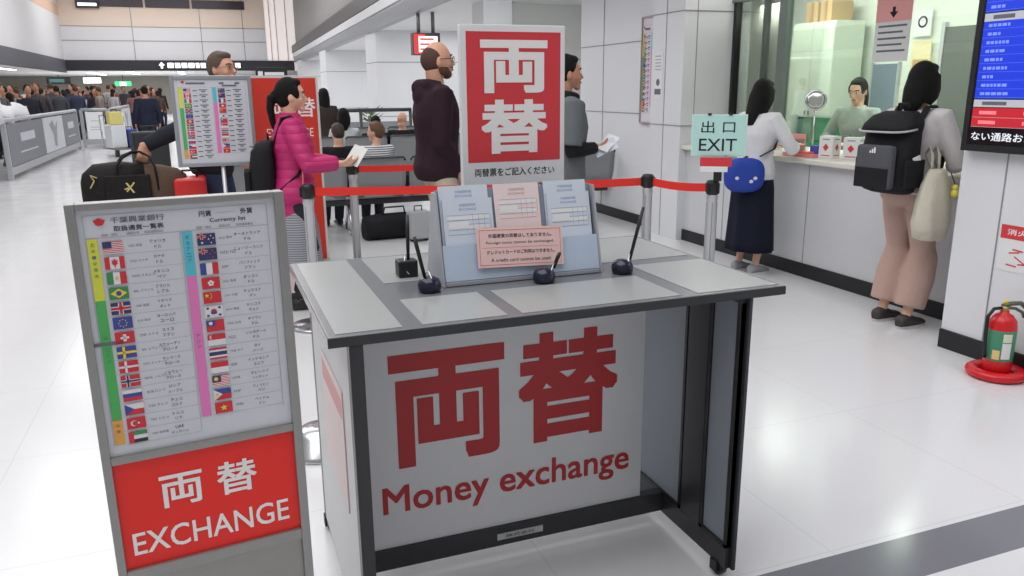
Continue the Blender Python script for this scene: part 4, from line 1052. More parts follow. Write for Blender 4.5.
t = thing('leaflet_stand', 'clear leaflet stand with pink card on the counter below the round mirror', 'stand', (4.70, 5.50, .945), R(-62))
mb = MB(); mb.bx(-.09, .09, 0, .004, 0, .285, ACR); mb.bx(-.09, .09, -.05, -.046, 0, .12, ACR); mb.bx(-.09, .09, -.05, .05, 0, .004, ACR); mb.build('holder', t)
mb = MB(); mb.bx(-.08, .06, -.042, -.004, .006, .16, mat('pink_leaflet', (238, 166, 158), .6), 0); mb.build('card', t)
t = thing('brochure_holder', 'white brochure holder at the far counter end beside the woman in white', 'holder', (4.70, 5.86, .945), R(-60))
mb = MB(); mb.bx(-.075, .075, .02, .03, 0, .22, PAPER, .002); mb.bx(-.075, .075, -.03, -.022, 0, .10, PAPER, .002); mb.bx(-.075, .075, -.03, .03, 0, .006, PAPER); mb.build('holder', t)
mb = MB(); mb.bx(-.06, .06, -.02, .015, .008, .20, mat('brochure', (226, 224, 214), .5)); mb.build('brochures', t)
t = thing('cash_tray', 'flat pink cash tray on the counter in front of the clerk', 'tray', (4.50, 5.20, .945), R(-90))
PT = mat('tray_pink', (236, 150, 146), .5)
mb = MB(); mb.bx(-.16, .16, -.08, .08, 0, .012, PT, .004)
for q in ((-.16, -.148, -.08, .08), (.148, .16, -.08, .08), (-.148, .148, -.08, -.068), (-.148, .148, .068, .08)): mb.bx(*q, .012, .028, PT, .003)
mb.build('tray_body', t)
mb = MB(); mb.bx(-.10, .08, -.04, .05, .0125, .04, mat('tray_mat', (232, 120, 120), .7), .005); mb.build('mat', t)
def charity(name, label, y, x, rz, s_=.86):
    t = thing(name, label, 'box', (x, y, .945), rz)
    mb = MB(); mb.bx(-.07 * s_, .07 * s_, -.055, .055, 0, .20 * s_, PAPER, .004); mb.build('carton', t)
    mb = MB(); c = .1 * s_
    for face in range(2):
        mb.M = Matrix.Rotation(face * PI / 2, 4, 'Z')
        yy = -.0556 if face == 0 else -.0706 * s_
        mb.poly([(0, yy, c + .03), (.026, yy, c), (0, yy, c - .03), (-.026, yy, c)], REDPAPER)
        mb.rect(-.04, .02, .04, .028, REDPAPER, yy); mb.rect(-.03, .168 * s_, .03, .176 * s_, INKG, yy)
    mb.build('emblem', t)
    return t
charity('collection_box', 'white counter box with red diamond marks, nearer the pink tray', 4.98, 4.56, R(-75))
charity('collection_box', 'white counter box with red diamond marks, half hidden by the black backpack', 4.80, 4.62, R(-60), .84)
mb = MB(); mb.box((4.56, 5.13, .99), (.05, .09, .09), mat('blue_pack', (60, 76, 168), .5), .006)
tag(mb.build('blue_carton'), 'small blue packet beside the white counter box', 'packet')
t = thing('storage_cabinet', 'tall pale green cabinet behind the exchange glass', 'cabinet', (6.70, 7.50, 0), R(-90))
CAB = mat('cabinet_green_white', (210, 220, 204), .45, noise=.02)
mb = MB(); mb.bx(-.34, .34, -.20, .20, 0, 2.19, CAB, .006); mb.build('carcass', t)
for sx in (-1, 1):
    mb = MB(); mb.bx(sx * .335, sx * .004, -.215, -.20, .06, 2.16, CAB, .004); d_ = mb.build('door', t)
    mb = MB(); mb.bx(sx * .03 - .008, sx * .03 + .008, -.228, -.215, 1.1, 1.22, BLACK, .002); mb.build('handle', d_)
CARD = mat('cardboard', (190, 156, 104), .8, noise=.05)
for y, w in ((7.62, .2), (7.40, .18)):
    mb = MB(); mb.box((6.7, y, 2.30), (.3, w, .22), CARD, .004); mb.bx(6.545, 6.551, y - .02, y + .02, 2.19, 2.41, mat('tape_brown', (160, 120, 70), .5))
    tag(mb.build('cardboard_box'), 'brown cardboard box on the tall cabinet, ' + ('farther from the doorway' if y > 7.5 else 'nearer the doorway'), 'box')
t = thing('desk_screen', 'green partition screen behind the clerk', 'screen', (6.3, 7.05, 0), R(-90))
mb = MB(); mb.bx(-.35, .35, -.02, .02, .05, 1.16, mat('screen_green', (40, 132, 88), .7, bump=.2)); mb.build('panel', t)
mb = MB(); mb.bx(-.37, .37, -.025, .025, 1.16, 1.18, ALU); mb.bx(-.37, -.35, -.025, .025, 0, 1.16, ALU); mb.bx(.35, .37, -.025, .025, 0, 1.16, ALU); mb.build('frame', t)
# papers on the wall in the booth and on the glass
def sheet(name, label, x, y, z, w, h, m, cat='notice', rz=R(-90), prn=None):
    t = thing(name, label, cat, (x, y, z), rz)
    mb = MB(); mb.bx(-w / 2, w / 2, 0, .002, 0, h, m); mb.build('sheet', t)
    if prn:
        mb = MB(); prn(mb, w, h); mb.build('print', t)
    return t
lines = lambda n, c=INKG: (lambda mb, w, h: [mb.rect(-w * .38, h * (.9 - .8 * k / n) - h * .3 / n, w * (.38 - .12 * (k % 3)), h * (.9 - .8 * k / n), c, -.0008) for k in range(n)])
def glass_print(mb, w, h):
    mb.rect(-w / 2, h * .52, w / 2, h, mat('notice_salmon', (240, 170, 168), .6, noise=.02), -.0006)
    mb.text('両替', INK, 0, h * .80, h=h * .1, y=-.0012, align='C', bold=.02)
    mb.poly([(x, -.0012, h * .6 + z) for x, z in ((-.014, .06), (-.014, .025), (-.04, .025), (0, -.02), (.04, .025), (.014, .025), (.014, .06))], INK)
    for k in range(5): mb.rect(-w * .4, h * (.45 - .08 * k), w * (.4 - .1 * (k % 2)), h * (.475 - .08 * k), INKG, -.0008)
sheet('glass_notice', 'pink and white notice with a down arrow stuck on the counter glass', 4.888, 4.80, 1.67, .34, .56, PAPER, prn=glass_print)
sheet('wall_notice', 'white notice with a black round emblem high on the booth wall beside the dark doorway', 6.965, 6.45, 1.98, .22, .26, PAPER, prn=lambda mb, w, h: (mb.disc(0, h * .55, .06, INK, -.001), mb.disc(0, h * .55, .04, PAPER, -.0016)))
sheet('wall_notice', 'cream notice with brown lower half on the booth wall beside the doorway', 6.965, 6.43, 1.60, .24, .34, mat('cream_sheet', (228, 214, 176), .6), prn=lambda mb, w, h: mb.rect(-w * .4, h * .1, w * .4, h * .45, CARD, -.0008))
sheet('wall_notice', 'small yellow-green note on the booth wall next to the doorway', 6.94, 6.30, 1.62, .09, .12, mat('lime_note', (206, 206, 110), .6))
# wall poster beside the pillar
t = thing('currency_poster', 'narrow framed currency poster on the white wall beside the pillar', 'poster', (4.45, 7.538, 1.12), R(-90))
mb = MB()
for q in ((-.20, -.185, 0, 1.1), (.185, .20, 0, 1.1), (-.185, .185, 0, .015), (-.185, .185, 1.085, 1.1)): mb.bx(q[0], q[1], -.03, 0, q[2], q[3], mat('poster_frame', (176, 158, 156), .4, metal=.3), .002)
mb.build('frame', t)
mb = MB(); mb.bx(-.185, .185, -.015, 0, .015, 1.085, mat('poster_pale', (220, 214, 222), .5)); p = mb.build('sheet', t)
mb = MB(); mb.M = Matrix.Translation((-.0, -.02, .08)) @ Matrix.Diagonal((1.1, 1, 2.0, 1)) @ Matrix.Translation((0, 0, -.82)); chart(mb, 0, False); mb.build('currency_chart', p)
def pillar_print(mb, w, h):
    mb.disc(0, h * .36, .035, INKG, -.0006); mb.rect(-.06, h * .10, .06, h * .22, INKG, -.0006)
    for k in range(5): mb.rect(-.06, h * (.62 + .07 * k), .05, h * (.645 + .07 * k), RULE, -.0006)
sheet('pillar_notice', 'small pale notice with a grey round mark on the white pillar', 4.316, 7.19, 1.38, .17, .46, PAPER, prn=pillar_print)

# ================================================================== FLIGHT SCREEN, EXTINGUISHER
t = thing('information_screen', 'black framed flight information screen with blue rows on the near wall', 'screen', (3.93, 3.235, 0), R(-90))
mb = MB(); mb.bx(0, 1.1, -.065, 0, 1.148, 2.30, BLACK, .006); mb.build('housing', t)
mb = MB(); yb = -.0655; SB = mat('screen_blue', (34, 62, 214), .3, noise=.03, emit=.35); SBL = mat('screen_line', (120, 140, 240), .4, noise=0, emit=.5); SG = mat('screen_grey', (176, 178, 182), .4, noise=0, emit=.4); SR = mat('screen_red', (196, 34, 48), .4, noise=0, emit=.3); SK = mat('screen_black', (16, 17, 22), .25, noise=0); SWT = mat('screen_text', (226, 228, 236), .4, noise=0, emit=.5)
mb.rect(.035, 1.185, 1.07, 2.27, SK, yb)
mb.rect(.05, 1.425, 1.06, 1.815, SB, yb - .0006); mb.rect(.05, 1.815, 1.06, 1.855, SG, yb - .0006); mb.rect(.05, 1.86, 1.06, 2.25, SB, yb - .0006)
mb.rect(.05, 1.382, 1.06, 1.42, SG, yb - .0006); mb.rect(.05, 1.278, 1.06, 1.378, SR, yb - .0006)
rr = random.Random(5)
for zz in [1.435 + .043 * k for k in range(9)] + [1.87 + .043 * k for k in range(9)]:
    mb.rect(.05, zz - .004, 1.06, zz - .003, SBL, yb - .0012)
    xx = .08
    for k in range(rr.randint(3, 6)):
        w_ = rr.uniform(.012, .03); mb.rect(xx, zz + .008, xx + w_, zz + .023, SBL, yb - .0012); xx += w_ + .006
    mb.rect(.33, zz + .008, .36 + .03 * rr.random(), zz + .023, SBL, yb - .0012); mb.rect(.5, zz + .008, .62, zz + .023, SBL, yb - .0012)
for zz in (1.29, 1.34):
    mb.rect(.05, zz - .012, 1.06, zz - .0105, SG, yb - .0012); mb.rect(.09, zz + .004, .19, zz + .022, mat('screen_rose', (240, 120, 130), .4, noise=0, emit=.5), yb - .0012); mb.rect(.34, zz + .004, .42, zz + .022, mat('screen_rose', (240, 120, 130), .4), yb - .0012)
mb.rect(.10, 1.392, .24, 1.410, INKG, yb - .0012); mb.rect(.10, 1.825, .22, 1.845, INKG, yb - .0012)
mb.text('ない通路および', SWT, .06, 1.208, h=.044, w=.42, y=yb - .0012, bold=.01)
mb.build('display', t)
t = thing('fire_extinguisher', 'red fire extinguisher with green label standing in a red ring on the floor', 'extinguisher', (3.78, 2.775, .0), R(-25))
ER = mat('extinguisher_red', (206, 26, 36), .28, noise=.03)
mb = MB(); mb.lathe([(.050, .030), (.066, .036), (.068, .05), (.068, .275), (.062, .31), (.042, .338), (.022, .348), (.02, .362)], ER, 30); mb.build('cylinder', t)
mb = MB(); mb.lathe([(.0685, .10), (.0688, .101), (.0688, .262), (.0685, .263)], mat('label_green', (70, 138, 108), .45, noise=.15, scale=30), 30); lb = mb.build('label', t)
mb = MB()
for a0, a1, z0_, z1_, m_ in ((-1.9, -1.25, .115, .2, PAPER), (-1.9, -1.25, .205, .25, mat('label_cream', (222, 222, 196), .5)), (-2.5, -2.0, .11, .16, mat('label_yellow', (226, 200, 130), .5))):
    n_ = 6
    for k in range(n_):
        b0, b1 = lerp(a0, a1, k / n_), lerp(a0, a1, (k + 1) / n_)
        mb.poly([(.0693 * math.cos(b0), .0693 * math.sin(b0), z0_), (.0693 * math.cos(b1), .0693 * math.sin(b1), z0_), (.0693 * math.cos(b1), .0693 * math.sin(b1), z1_), (.0693 * math.cos(b0), .0693 * math.sin(b0), z1_)], m_)
mb.build('label_boxes', lb)
mb = MB(); mb.cyl((0, 0, .355), (0, 0, .385), .019, mat('brass', (170, 150, 90), .35, metal=.8), 16); mb.build('valve', t)
mb = MB(); mb.tube([(-.015, 0, .385), (.03, 0, .398), (.075, 0, .40), (.105, 0, .375)], [(.012, .014)] * 4, mat('lever_grey', (96, 104, 92), .4, metal=.5), 8); mb.tube([(.01, 0, .375), (.05, 0, .372), (.09, 0, .35), (.10, 0, .325)], [(.008, .012)] * 4, mat('lever_grey', (96, 104, 92), .4), 8); mb.build('lever', t)
mb = MB(); mb.cyl((.0, 0, .40), (.0, 0, .418), .010, mat('pin_yellow', (230, 200, 70), .5), 12); mb.build('safety_pin', t)
mb = MB(); mb.tube([(-.01, 0, .375), (-.06, -.01, .372), (-.088, -.014, .33), (-.088, -.016, .24), (-.082, -.018, .14), (-.078, -.018, .11)], .009, BLACK, 10); mb.build('hose', t)
t = thing('extinguisher_stand', 'round red floor stand holding the fire extinguisher', 'stand', (3.78, 2.775, 0), 0)
mb = MB(); mb.M = Matrix.Diagonal((1, 1, 1, 1)); n_ = 36
rings = []
for k in range(n_):
    a = 2 * PI * k / n_; c = Vector((.112 * math.cos(a), .112 * math.sin(a), .026)); e = Vector((math.cos(a), math.sin(a), 0))
    rings.append([c + e * (.034 * math.cos(b)) + Vector((0, 0, .026 * math.sin(b))) for b in [2 * PI * j / 12 for j in range(12)]])
mb.rings(rings, ER, True, False, True); mb.build('ring', t)
mb = MB(); mb.lathe([(.09, .004), (.09, .026), (.05, .028)], ER, 28); mb.build('dish', t)
def ext_print(mb, w, h):
    mb.rect(-w / 2, h * .70, w / 2, h, REDPAPER, -.0006); mb.text('消火器', PW, -w * .36, h * .79, h=h * .13, w=w * .66, y=-.0012, bold=.012)
    rr = random.Random(2)
    for k in range(9):
        a = rr.uniform(-.8, .8); x, z = rr.uniform(-w * .4, w * .4), rr.uniform(h * .1, h * .6)
        mb.poly([(x - .03, -.0008, z - .02 * a), (x + .03, -.0008, z + .02 * a), (x + .03, -.0008, z + .02 * a + .008), (x - .03, -.0008, z - .02 * a + .008)], REDPAPER)
sheet('extinguisher_sticker', 'red and white extinguisher instruction sticker on the near wall', 3.927, 2.84, .53, .26, .245, PAPER, 'sticker', prn=ext_print)

# ================================================================== SIGNS OVERHEAD
t = thing('hanging_sign', 'red and white lit sign hanging from the low ceiling by two rods', 'sign', (4.0, 15, 2.12), 0)
mb = MB(); mb.bx(-.26, .27, 0, .18, 0, .40, mat('sign_body_dark', (74, 74, 80), .4), .01); mb.build('housing', t)
mb = MB(); mb.rect(-.24, .02, -.02, .38, mat('lit_red', (226, 60, 60), .4, emit=.5), -.003); mb.rect(-.15, .05, .22, .34, mat('lit_white', (250, 244, 244), .4, emit=.8), -.005)
for k in range(3): mb.rect(-.12, .09 + .09 * k, .14, .12 + .09 * k, mat('lit_red', (226, 60, 60), .4), -.007)
mb.build('sign_face', t)
for x in (-.12, .16):
    mb = MB(); mb.cyl((x, .09, .4), (x, .09, .78), .035, mat('rod_grey', (120, 120, 124), .4, metal=.4), 10); mb.build('rod', t)
t = thing('black_sign', 'small black direction sign with white text above the red board', 'sign', (1.56, 20, 1.70), 0)
mb = MB(); mb.bx(-.36, .36, 0, .08, 0, .33, BLACK, .01); mb.build('housing', t)
mb = MB(); mb.rect(-.31, .09, -.2, .24, PAPER, -.002)
for q in ((-.16, .15, .28, .22), (-.16, .10, .28, .125)): mb.rect(*q, PAPER, -.002)
mb.build('sign_face', t)
mb = MB(); mb.cyl((0, .04, -1.70), (0, .04, 0), .03, SEATD, 10); mb.build('pole', t)
LITW = mat('sign_glow_white', (250, 250, 255), .5, noise=0, emit=1.5)
def band_sign(x0, x1, label):
    t = thing('direction_sign', label, 'sign', ((x0 + x1) / 2, 43.88, 2.55), 0)
    w = x1 - x0; mb = MB(); mb.bx(-w / 2, w / 2, -.02, .01, 0, .40, DARKBAND); mb.build('plate', t)
    mb = MB(); mb.poly([(-w / 2 + .1 + a, -.025, .2 + b) for a, b in ((0, .0), (.14, .16), (.28, 0), (.19, 0), (.19, -.14), (.09, -.14), (.09, 0))], LITW)
    rr = random.Random(int(x0 * 10)); x = -w / 2 + .5
    while x < w / 2 - .15:
        q = rr.uniform(.12, .3); mb.rect(x, .08, x + q, .32, LITW, -.025); x += q + .06
    mb.build('lettering', t)
band_sign(-2.0, .25, 'lit direction sign with white arrow on the dark band, left of two')
band_sign(.55, 2.0, 'lit direction sign with white arrow on the dark band, partly behind the man\'s head')
t = thing('green_exit_sign', 'lit green emergency exit sign far across the hall over the crowd', 'sign', (-4.7, 57.5, 1.86), 0)
mb = MB(); mb.bx(-.48, .48, 0, .1, 0, .3, mat('exit_green_lit', (60, 190, 120), .4, emit=.8), .01); mb.build('housing', t)
mb = MB(); mb.rect(-.2, .05, .2, .25, LITW, -.002); mb.cyl((0, .05, .3), (0, .05, .7), .02, SEATD, 8); mb.build('sign_face', t)
t = thing('lit_sign', 'bright white lit sign far across the hall under the low ceiling', 'sign', (-6.45, 57.5, 2.05), 0)
mb = MB(); mb.bx(-.5, .5, 0, .1, 0, .34, LITW, .01); mb.build('light_box', t)
mb = MB(); mb.cyl((-.3, .05, .34), (-.3, .05, .52), .02, SEATD, 8); mb.cyl((.3, .05, .34), (.3, .05, .52), .02, SEATD, 8); mb.build('hanger', t)
t = thing('dark_sign', 'dark hanging board far across the hall, left of the bright white sign', 'sign', (-8.1, 56, 2.0), 0)
mb = MB(); mb.bx(-.65, .65, 0, .1, 0, .42, BLACK, .01); mb.rect(-.5, .1, .3, .3, mat('board_teal', (70, 110, 110), .5, emit=.3), -.002); mb.build('board', t)
mb = MB(); mb.cyl((0, .05, .42), (0, .05, .56), .02, SEATD, 8); mb.build('hanger', t)
mb = MB(); mb.bx(-5.2, -4.2, 43.8, 43.9, 5.35, 5.7, DARKBAND); mb.rect(-5.1, 5.45, -4.3, 5.58, LITW, 43.79); tag(mb.build('gallery_sign'), 'small dark lit sign high on the upper far wall, beside the dark gallery windows', 'sign')
for k, (x, y, sx, sy) in enumerate(((-9.5, 30, .3, 6), (-8.0, 40, .3, 6), (-3.5, 50, .3, 7), (-1.0, 50, .3, 7), (-5.5, 52, .3, 7))):
    ceiling_light(x, y, 2.55, sx, sy, 'long strip light in the far low ceiling beyond the crowd', 'far strip lights', mat('strip_lamp', (255, 252, 246), .5, noise=0, emit=9))

# ================================================================== BARRIER PANELS ON THE LEFT
def ad_barrier(label, p0, p1, panels, z0=.10, z1=.97, rail=1.03):
    a, b = Vector(p0), Vector(p1); L = (b - a).length; rz = math.atan2(b.y - a.y, b.x - a.x)
    t = thing('advertising_barrier', label, 'barrier', (a.x, a.y, 0), rz)
    FRM = mat('barrier_frame', (176, 178, 182), .45, metal=.3)
    mb = MB(); mb.tube([(0, 0, rail), (L, 0, rail)], .04, FRM, 12); mb.bx(0, L, -.03, .03, .08, .22, FRM, .01); mb.bx(-.04, .04, -.04, .04, 0, rail, FRM, .005); mb.bx(L - .04, L + .04, -.04, .04, 0, rail, FRM, .005); mb.build('frame', t)
    x = .1; tot = sum(w for w, _ in panels); k_ = (L - .2) / tot
    for w, kind in panels:
        mb = MB(); x1 = x + w * k_ - .02
        col = {'g': mat('ad_grey', (122, 122, 130), .5), 'w': mat('ad_white', (206, 208, 214), .5), 'b': mat('ad_bright', (246, 247, 250), .5)}[kind]
        mb.bx(x, x1, -.035, .035, .23, z1, col); p_ = mb.build('panel', t)
        mb = MB(); mx = (x + x1) / 2; hw = (x1 - x) / 2
        for sgn in (-1, 1):
            y = sgn * .0365
            if kind == 'g': mb.rect(mx - hw * .4, .62, mx + hw * .4, .78, mat('ad_pale', (196, 198, 204), .5), y); mb.rect(mx - hw * .5, .42, mx + hw * .5, .45, mat('ad_pale', (196, 198, 204), .5), y)
            if kind == 'w': mb.poly([(mx + u * hw, y, .6 + v * .3) for u, v in ((-.45, .7), (-.1, 1), (.1, .5), (.4, .95), (.25, .1), (.1, -1), (-.12, -.9), (-.15, 0))], mat('ad_smoke', (150, 152, 160), .5))
            if kind == 'b':
                mb.rect(mx - hw * .5, .72, mx + hw * .5, .735, RULE, y); mb.rect(mx - hw * .6, .55, mx + hw * .6, .565, RULE, y); mb.rect(mx - hw * .6, .48, mx + hw * .6, .495, RULE, y)
        mb.build('artwork', p_); x = x1 + .02
    return t
ad_barrier('long waist-high barrier with two grey and one white advertising panels on the left', (-3.3, 16.2), (-3.25, 24.4), ((3.2, 'g'), (2.4, 'w'), (2.2, 'g')))
ad_barrier('short barrier with a bright white panel facing the camera behind the long one', (-3.2, 25.1), (-2.55, 25.1), ((1, 'b'),))
ad_barrier('barrier with a grey panel running on beyond the bright white one', (-2.5, 25.2), (-2.5, 31.5), ((1, 'g'), (1, 'w')))
mb = MB(); rows = []
for k in range(15):
    u = k / 14; y = 15.9 + 2.9 * u
    rows.append([Vector((-3.28 + .03 * math.sin(k * 1.7), y, .97 + .03 * math.sin(k))), Vector((-3.33 + .05 * math.sin(k * 1.3), y, 1.36 + .05 * math.sin(k * .9) - .12 * u)), Vector((-3.36 + .05 * math.sin(k * 1.3), y, 1.36 + .05 * math.sin(k * .9) - .12 * u)), Vector((-3.32 + .03 * math.sin(k * 1.7), y, .97 + .03 * math.sin(k)))])
mb.rings(rows, mat('banner_cloth', (222, 222, 226), .8, noise=.04)); tag(mb.build('cloth_banner'), 'crumpled white cloth banner held over the long barrier rail', 'banner')
# luggage trolley with bags in the far aisle
t = thing('luggage_trolley', 'loaded airport luggage trolley in the aisle beyond the barriers', 'trolley', (-1.95, 21.5, 0), .4)
mb = MB(); mb.bx(-.3, .3, -.45, .45, .16, .20, STEEL, .01); mb.tube([(-.28, .45, .18), (-.28, .5, .95), (.28, .5, .95), (.28, .45, .18)], .022, CHROME, 10); mb.build('frame', t)
for x, y in ((-.25, -.38), (.25, -.38), (0, .4)):
    mb = MB(); mb.cyl((x - .03, y, .08), (x + .03, y, .08), .08, BLACK, 14); mb.build('wheel', t)
for nm, c, s_, col, lab in (('suitcase', (-2.05, 21.4, .47), (.34, .5, .54), (226, 228, 232), 'white case on the far luggage trolley'), ('suitcase', (-1.76, 21.5, .42), (.22, .5, .42), (44, 62, 150), 'blue case on the far luggage trolley'), ('shopping_bag', (-2.02, 21.3, .90), (.30, .22, .30), (226, 214, 128), 'yellow bag on top of the far luggage trolley')):
    t = thing(nm, lab, 'bag' if 'shop' in nm else 'suitcase', (c[0], c[1], c[2] - s_[2] / 2), .4)
    mb = MB(); mb.box((0, 0, s_[2] / 2), s_, mat('lug_%d' % col[2], col, .6), .03, seg=3); mb.build('shell', t)
    mb = MB(); mb.tube([(-.06, 0, s_[2] - .01), (-.06, 0, s_[2] + .05), (.06, 0, s_[2] + .05), (.06, 0, s_[2] - .01)], .012, BLACK, 8); mb.build('handle', t)
t = thing('suitcase', 'black suitcase standing behind the man\'s outstretched arm', 'suitcase', (-.90, 14.5, 0), .3)
mb = MB(); mb.box((0, 0, .46), (.55, .28, .82), mat('suit_black', (38, 38, 42), .6), .05, seg=3); mb.build('shell', t)
mb = MB(); mb.tube([(-.12, 0, .86), (-.12, 0, .95), (.12, 0, .95), (.12, 0, .86)], .012, BLACK, 8); mb.build('handle', t)
for sx in (-.2, .2):
    mb = MB(); mb.cyl((sx, -.1, .03), (sx, .1, .03), .03, BLACK, 12); mb.build('wheel', t)

# ================================================================== PEOPLE
RIGHT = -PI / 2          # turned to face along +X
def L_(loc, rz, p): return to_local(loc, rz, p)
def nrm(rz, v): return Matrix.Rotation(-rz, 3, 'Z') @ Vector(v)

# --- woman in the pink jacket
loc, rz, H = (.53, 5.62, 0), RIGHT - .05, 1.575
wr = L_(loc, rz, (.83, 5.42, 1.02)); wl = L_(loc, rz, (.86, 5.62, 1.00))
b = Body(H, True, wr=wr, wl=wl, er=(.6, -.6, -1), el=(-.5, -.6, -1), hp=-.05, hand_r=nrm(rz, (.9, .25, .05)), palm_r=nrm(rz, (.1, .5, .8)), hand_l=nrm(rz, (.8, -.35, .05)), palm_l=nrm(rz, (.1, -.5, .8)), curl=.55)
t = thing('person', 'person in a pink quilted jacket with a black ponytail, reading a slip', 'person', loc, rz)
body_mesh(b, SKIN, parent=t); face_parts(b, t, HAIR)
PINK = band_mat('pink_quilt', (196, 40, 112), (186, 34, 104), 17, 'Z', .5, .6, bump=.45)
top_mesh(b, 'jacket', PINK, t, infl=.030, hem=.405, sleeve=.93, collar=.022, loose=1.06)
mb = MB(); mb.tube([b.T((.085, .075, .79 * H)), b.T((.17, .06, .70 * H)), b.T((.185, .05, .60 * H)), b.T((.18, .04, .52 * H))], .007, mat('rose_cord', (224, 112, 120), .6), 8); mb.ell(b.T((.085, .08, .795 * H)), (.013, .013, .02), PAPER, 10, 8); mb.build('cord', t)
skirt_mesh(b, band_mat('grey_stripe', (120, 122, 128), (166, 168, 174), 62, 'Z', .5, .8), t, .445, .20, (.086, .066), (.112, .095), 'skirt', 7, .03)
trousers_mesh(b, mat('charcoal_legging', (48, 48, 54), .8), t, .006, 0, .97, 'leggings')
hair_mesh(b, HAIR, t, 'ponytail'); shoes(b, t, mat('black_shoe', (32, 32, 34), .5))
pink_b, pink_loc, pink_rz = b, loc, rz
# her paper
t = thing('exchange_slip', 'white slip held by the woman in the pink jacket', 'slip', (.93, 5.47, 1.055), R(-58))
mb = MB(); mb.M = Matrix.Rotation(R(-34), 4, 'X') @ Matrix.Rotation(R(12), 4, 'Y'); mb.bx(-.075, .075, 0, .003, -.06, .085, mat('slip_white', (222, 226, 222), .6, noise=.06, scale=40)); mb.build('paper', t)

def backpack(name, label, b, loc, rz, w, h, d, z0, col, extras=None, group=None, yo=0.0):
    """bag resting on the back: local -Y of its wearer"""
    t = thing(name, label, 'backpack', loc, rz)
    H = b.H; yb = -.085 - yo; mb = MB(); rows = []
    for u, ww, dd in ((0, .72, .62), (.04, .9, .86), (.15, 1, 1), (.5, 1, 1), (.8, .97, .88), (.94, .86, .66), (1, .6, .4)):
        z = z0 + h * u; r_ = []
        for k in range(22):
            a = 2 * PI * k / 22; c_ = math.copysign(abs(math.cos(a)) ** .65, math.cos(a)); s_ = math.copysign(abs(math.sin(a)) ** .65, math.sin(a))
            r_.append(Vector((w / 2 * ww * c_, yb - d / 2 * dd + d / 2 * dd * s_ - (1 - dd) * 0, z)))
        rows.append(r_)
    mb.rings(rows, col); mb.build('pack_body', t)
    for sd in (1, -1):
        x = sd * .072 * H * .8; S = b.sh[sd]
        mb = MB(); yf = .085 if b.f else .10
        zt = .838 * H
        mb.tube([(x * .95, yb - .01, z0 + h * .86), (x, -.055, zt + .004), (x * 1.05, .0, zt + .014), (x * 1.12, .052, zt - .03), (x * 1.22, yf + .018, .745 * H), (x * 1.42, yf + .012, .67 * H), (x * 1.75, .02, .60 * H), (x * 1.5, yb, z0 + h * .12)], [(.009, .026)] * 8, col, 8, ref=(0, 0, 1))
        mb.build('shoulder_strap', t)
    if extras: extras(t, yb, z0, w, h, d)
    return t
NYL = mat('black_nylon', (30, 30, 34), .7, bump=.3)
def pk1(t, yb, z0, w, h, d):
    mb = MB(); mb.box((0, yb - d - .012, z0 + h * .30), (w * .72, .04, h * .42), NYL, .016, seg=3); mb.build('front_pocket', t)
    mb = MB(); mb.tube([(-.03, yb - .03, z0 + h * .98), (-.03, yb - .03, z0 + h + .04), (.03, yb - .03, z0 + h + .04), (.03, yb - .03, z0 + h * .98)], .007, NYL, 8); mb.build('grab_loop', t)
    mb = MB(); mb.tube([(-w * .3, yb - d * .75, z0 + h * .87), (0, yb - d * .9, z0 + h * .90), (w * .3, yb - d * .75, z0 + h * .87)], .004, mat('zip_grey', (130, 132, 136), .5), 6); mb.build('zip', t)
backpack('backpack', 'small plain black backpack worn by the woman in the pink jacket', b, pink_loc, pink_rz, .29, .40, .17, .78, NYL, pk1, yo=.035)

# --- man in the dark hooded jacket
loc, rz, H = (1.53, 5.55, 0), RIGHT, 1.82
wr = L_(loc, rz, (1.66, 5.42, .93)); wl = L_(loc, rz, (1.72, 5.72, 1.0))
b = Body(H, False, wr=wr, wl=wl, heavy=1.02, hp=.03)
t = thing('person', 'bearded balding man with glasses in a dark plum hooded jacket, left of the red sign', 'person', loc, rz)
body_mesh(b, mat('skin_ruddy', (214, 160, 134), .55, noise=.04), hands=(True, True), parent=t)
STUB = mat('stubble_brown', (92, 66, 54), .7, noise=.15, scale=80)
face_parts(b, t, STUB); glasses(b, t)
PLUM = mat('plum_fleece', (48, 30, 40), .85, noise=.08, scale=30, bump=.2)
top_mesh(b, 'hooded_jacket', PLUM, t, infl=.026, hem=.475, sleeve=.97, hood=True, loose=1.05, collar=.006)
trousers_mesh(b, mat('beige_chino', (196, 184, 166), .8), t, .012, .004); shoes(b, t, mat('brown_shoe', (92, 66, 48), .5))
hair_mesh(b, mat('buzz_hair', (86, 62, 54), .75, noise=.2, scale=90), t, 'buzz')
T = lambda v: b.HR @ (Vector(v) * H) + b.hc
mb = MB()
mb.ell((0, 0, 0), (.022 * H, .020 * H, .019 * H), STUB, T=Matrix.Translation(T((0, .036, -.0535))) @ b.HR.to_4x4())
for sd in (1, -1): mb.ell((0, 0, 0), (.010 * H, .026 * H, .020 * H), STUB, T=Matrix.Translation(T((sd * .029, .018, -.040))) @ (b.HR @ Euler((-.5, 0, sd * .25)).to_matrix()).to_4x4())
mb.ell((0, 0, 0), (.017 * H, .007 * H, .005 * H), STUB, T=Matrix.Translation(T((0, .0555, -.0295))) @ b.HR.to_4x4())
remeshed(mb, 'beard', .006, 1, t, STUB)
mb = MB(); mb.rings([oval((0, .035, z), .055, .085, 16, b.T) for z in (.60 * H, .70 * H, .79 * H)], mat('shirt_blue', (52, 70, 150), .8)); mb.build('shirt', t)

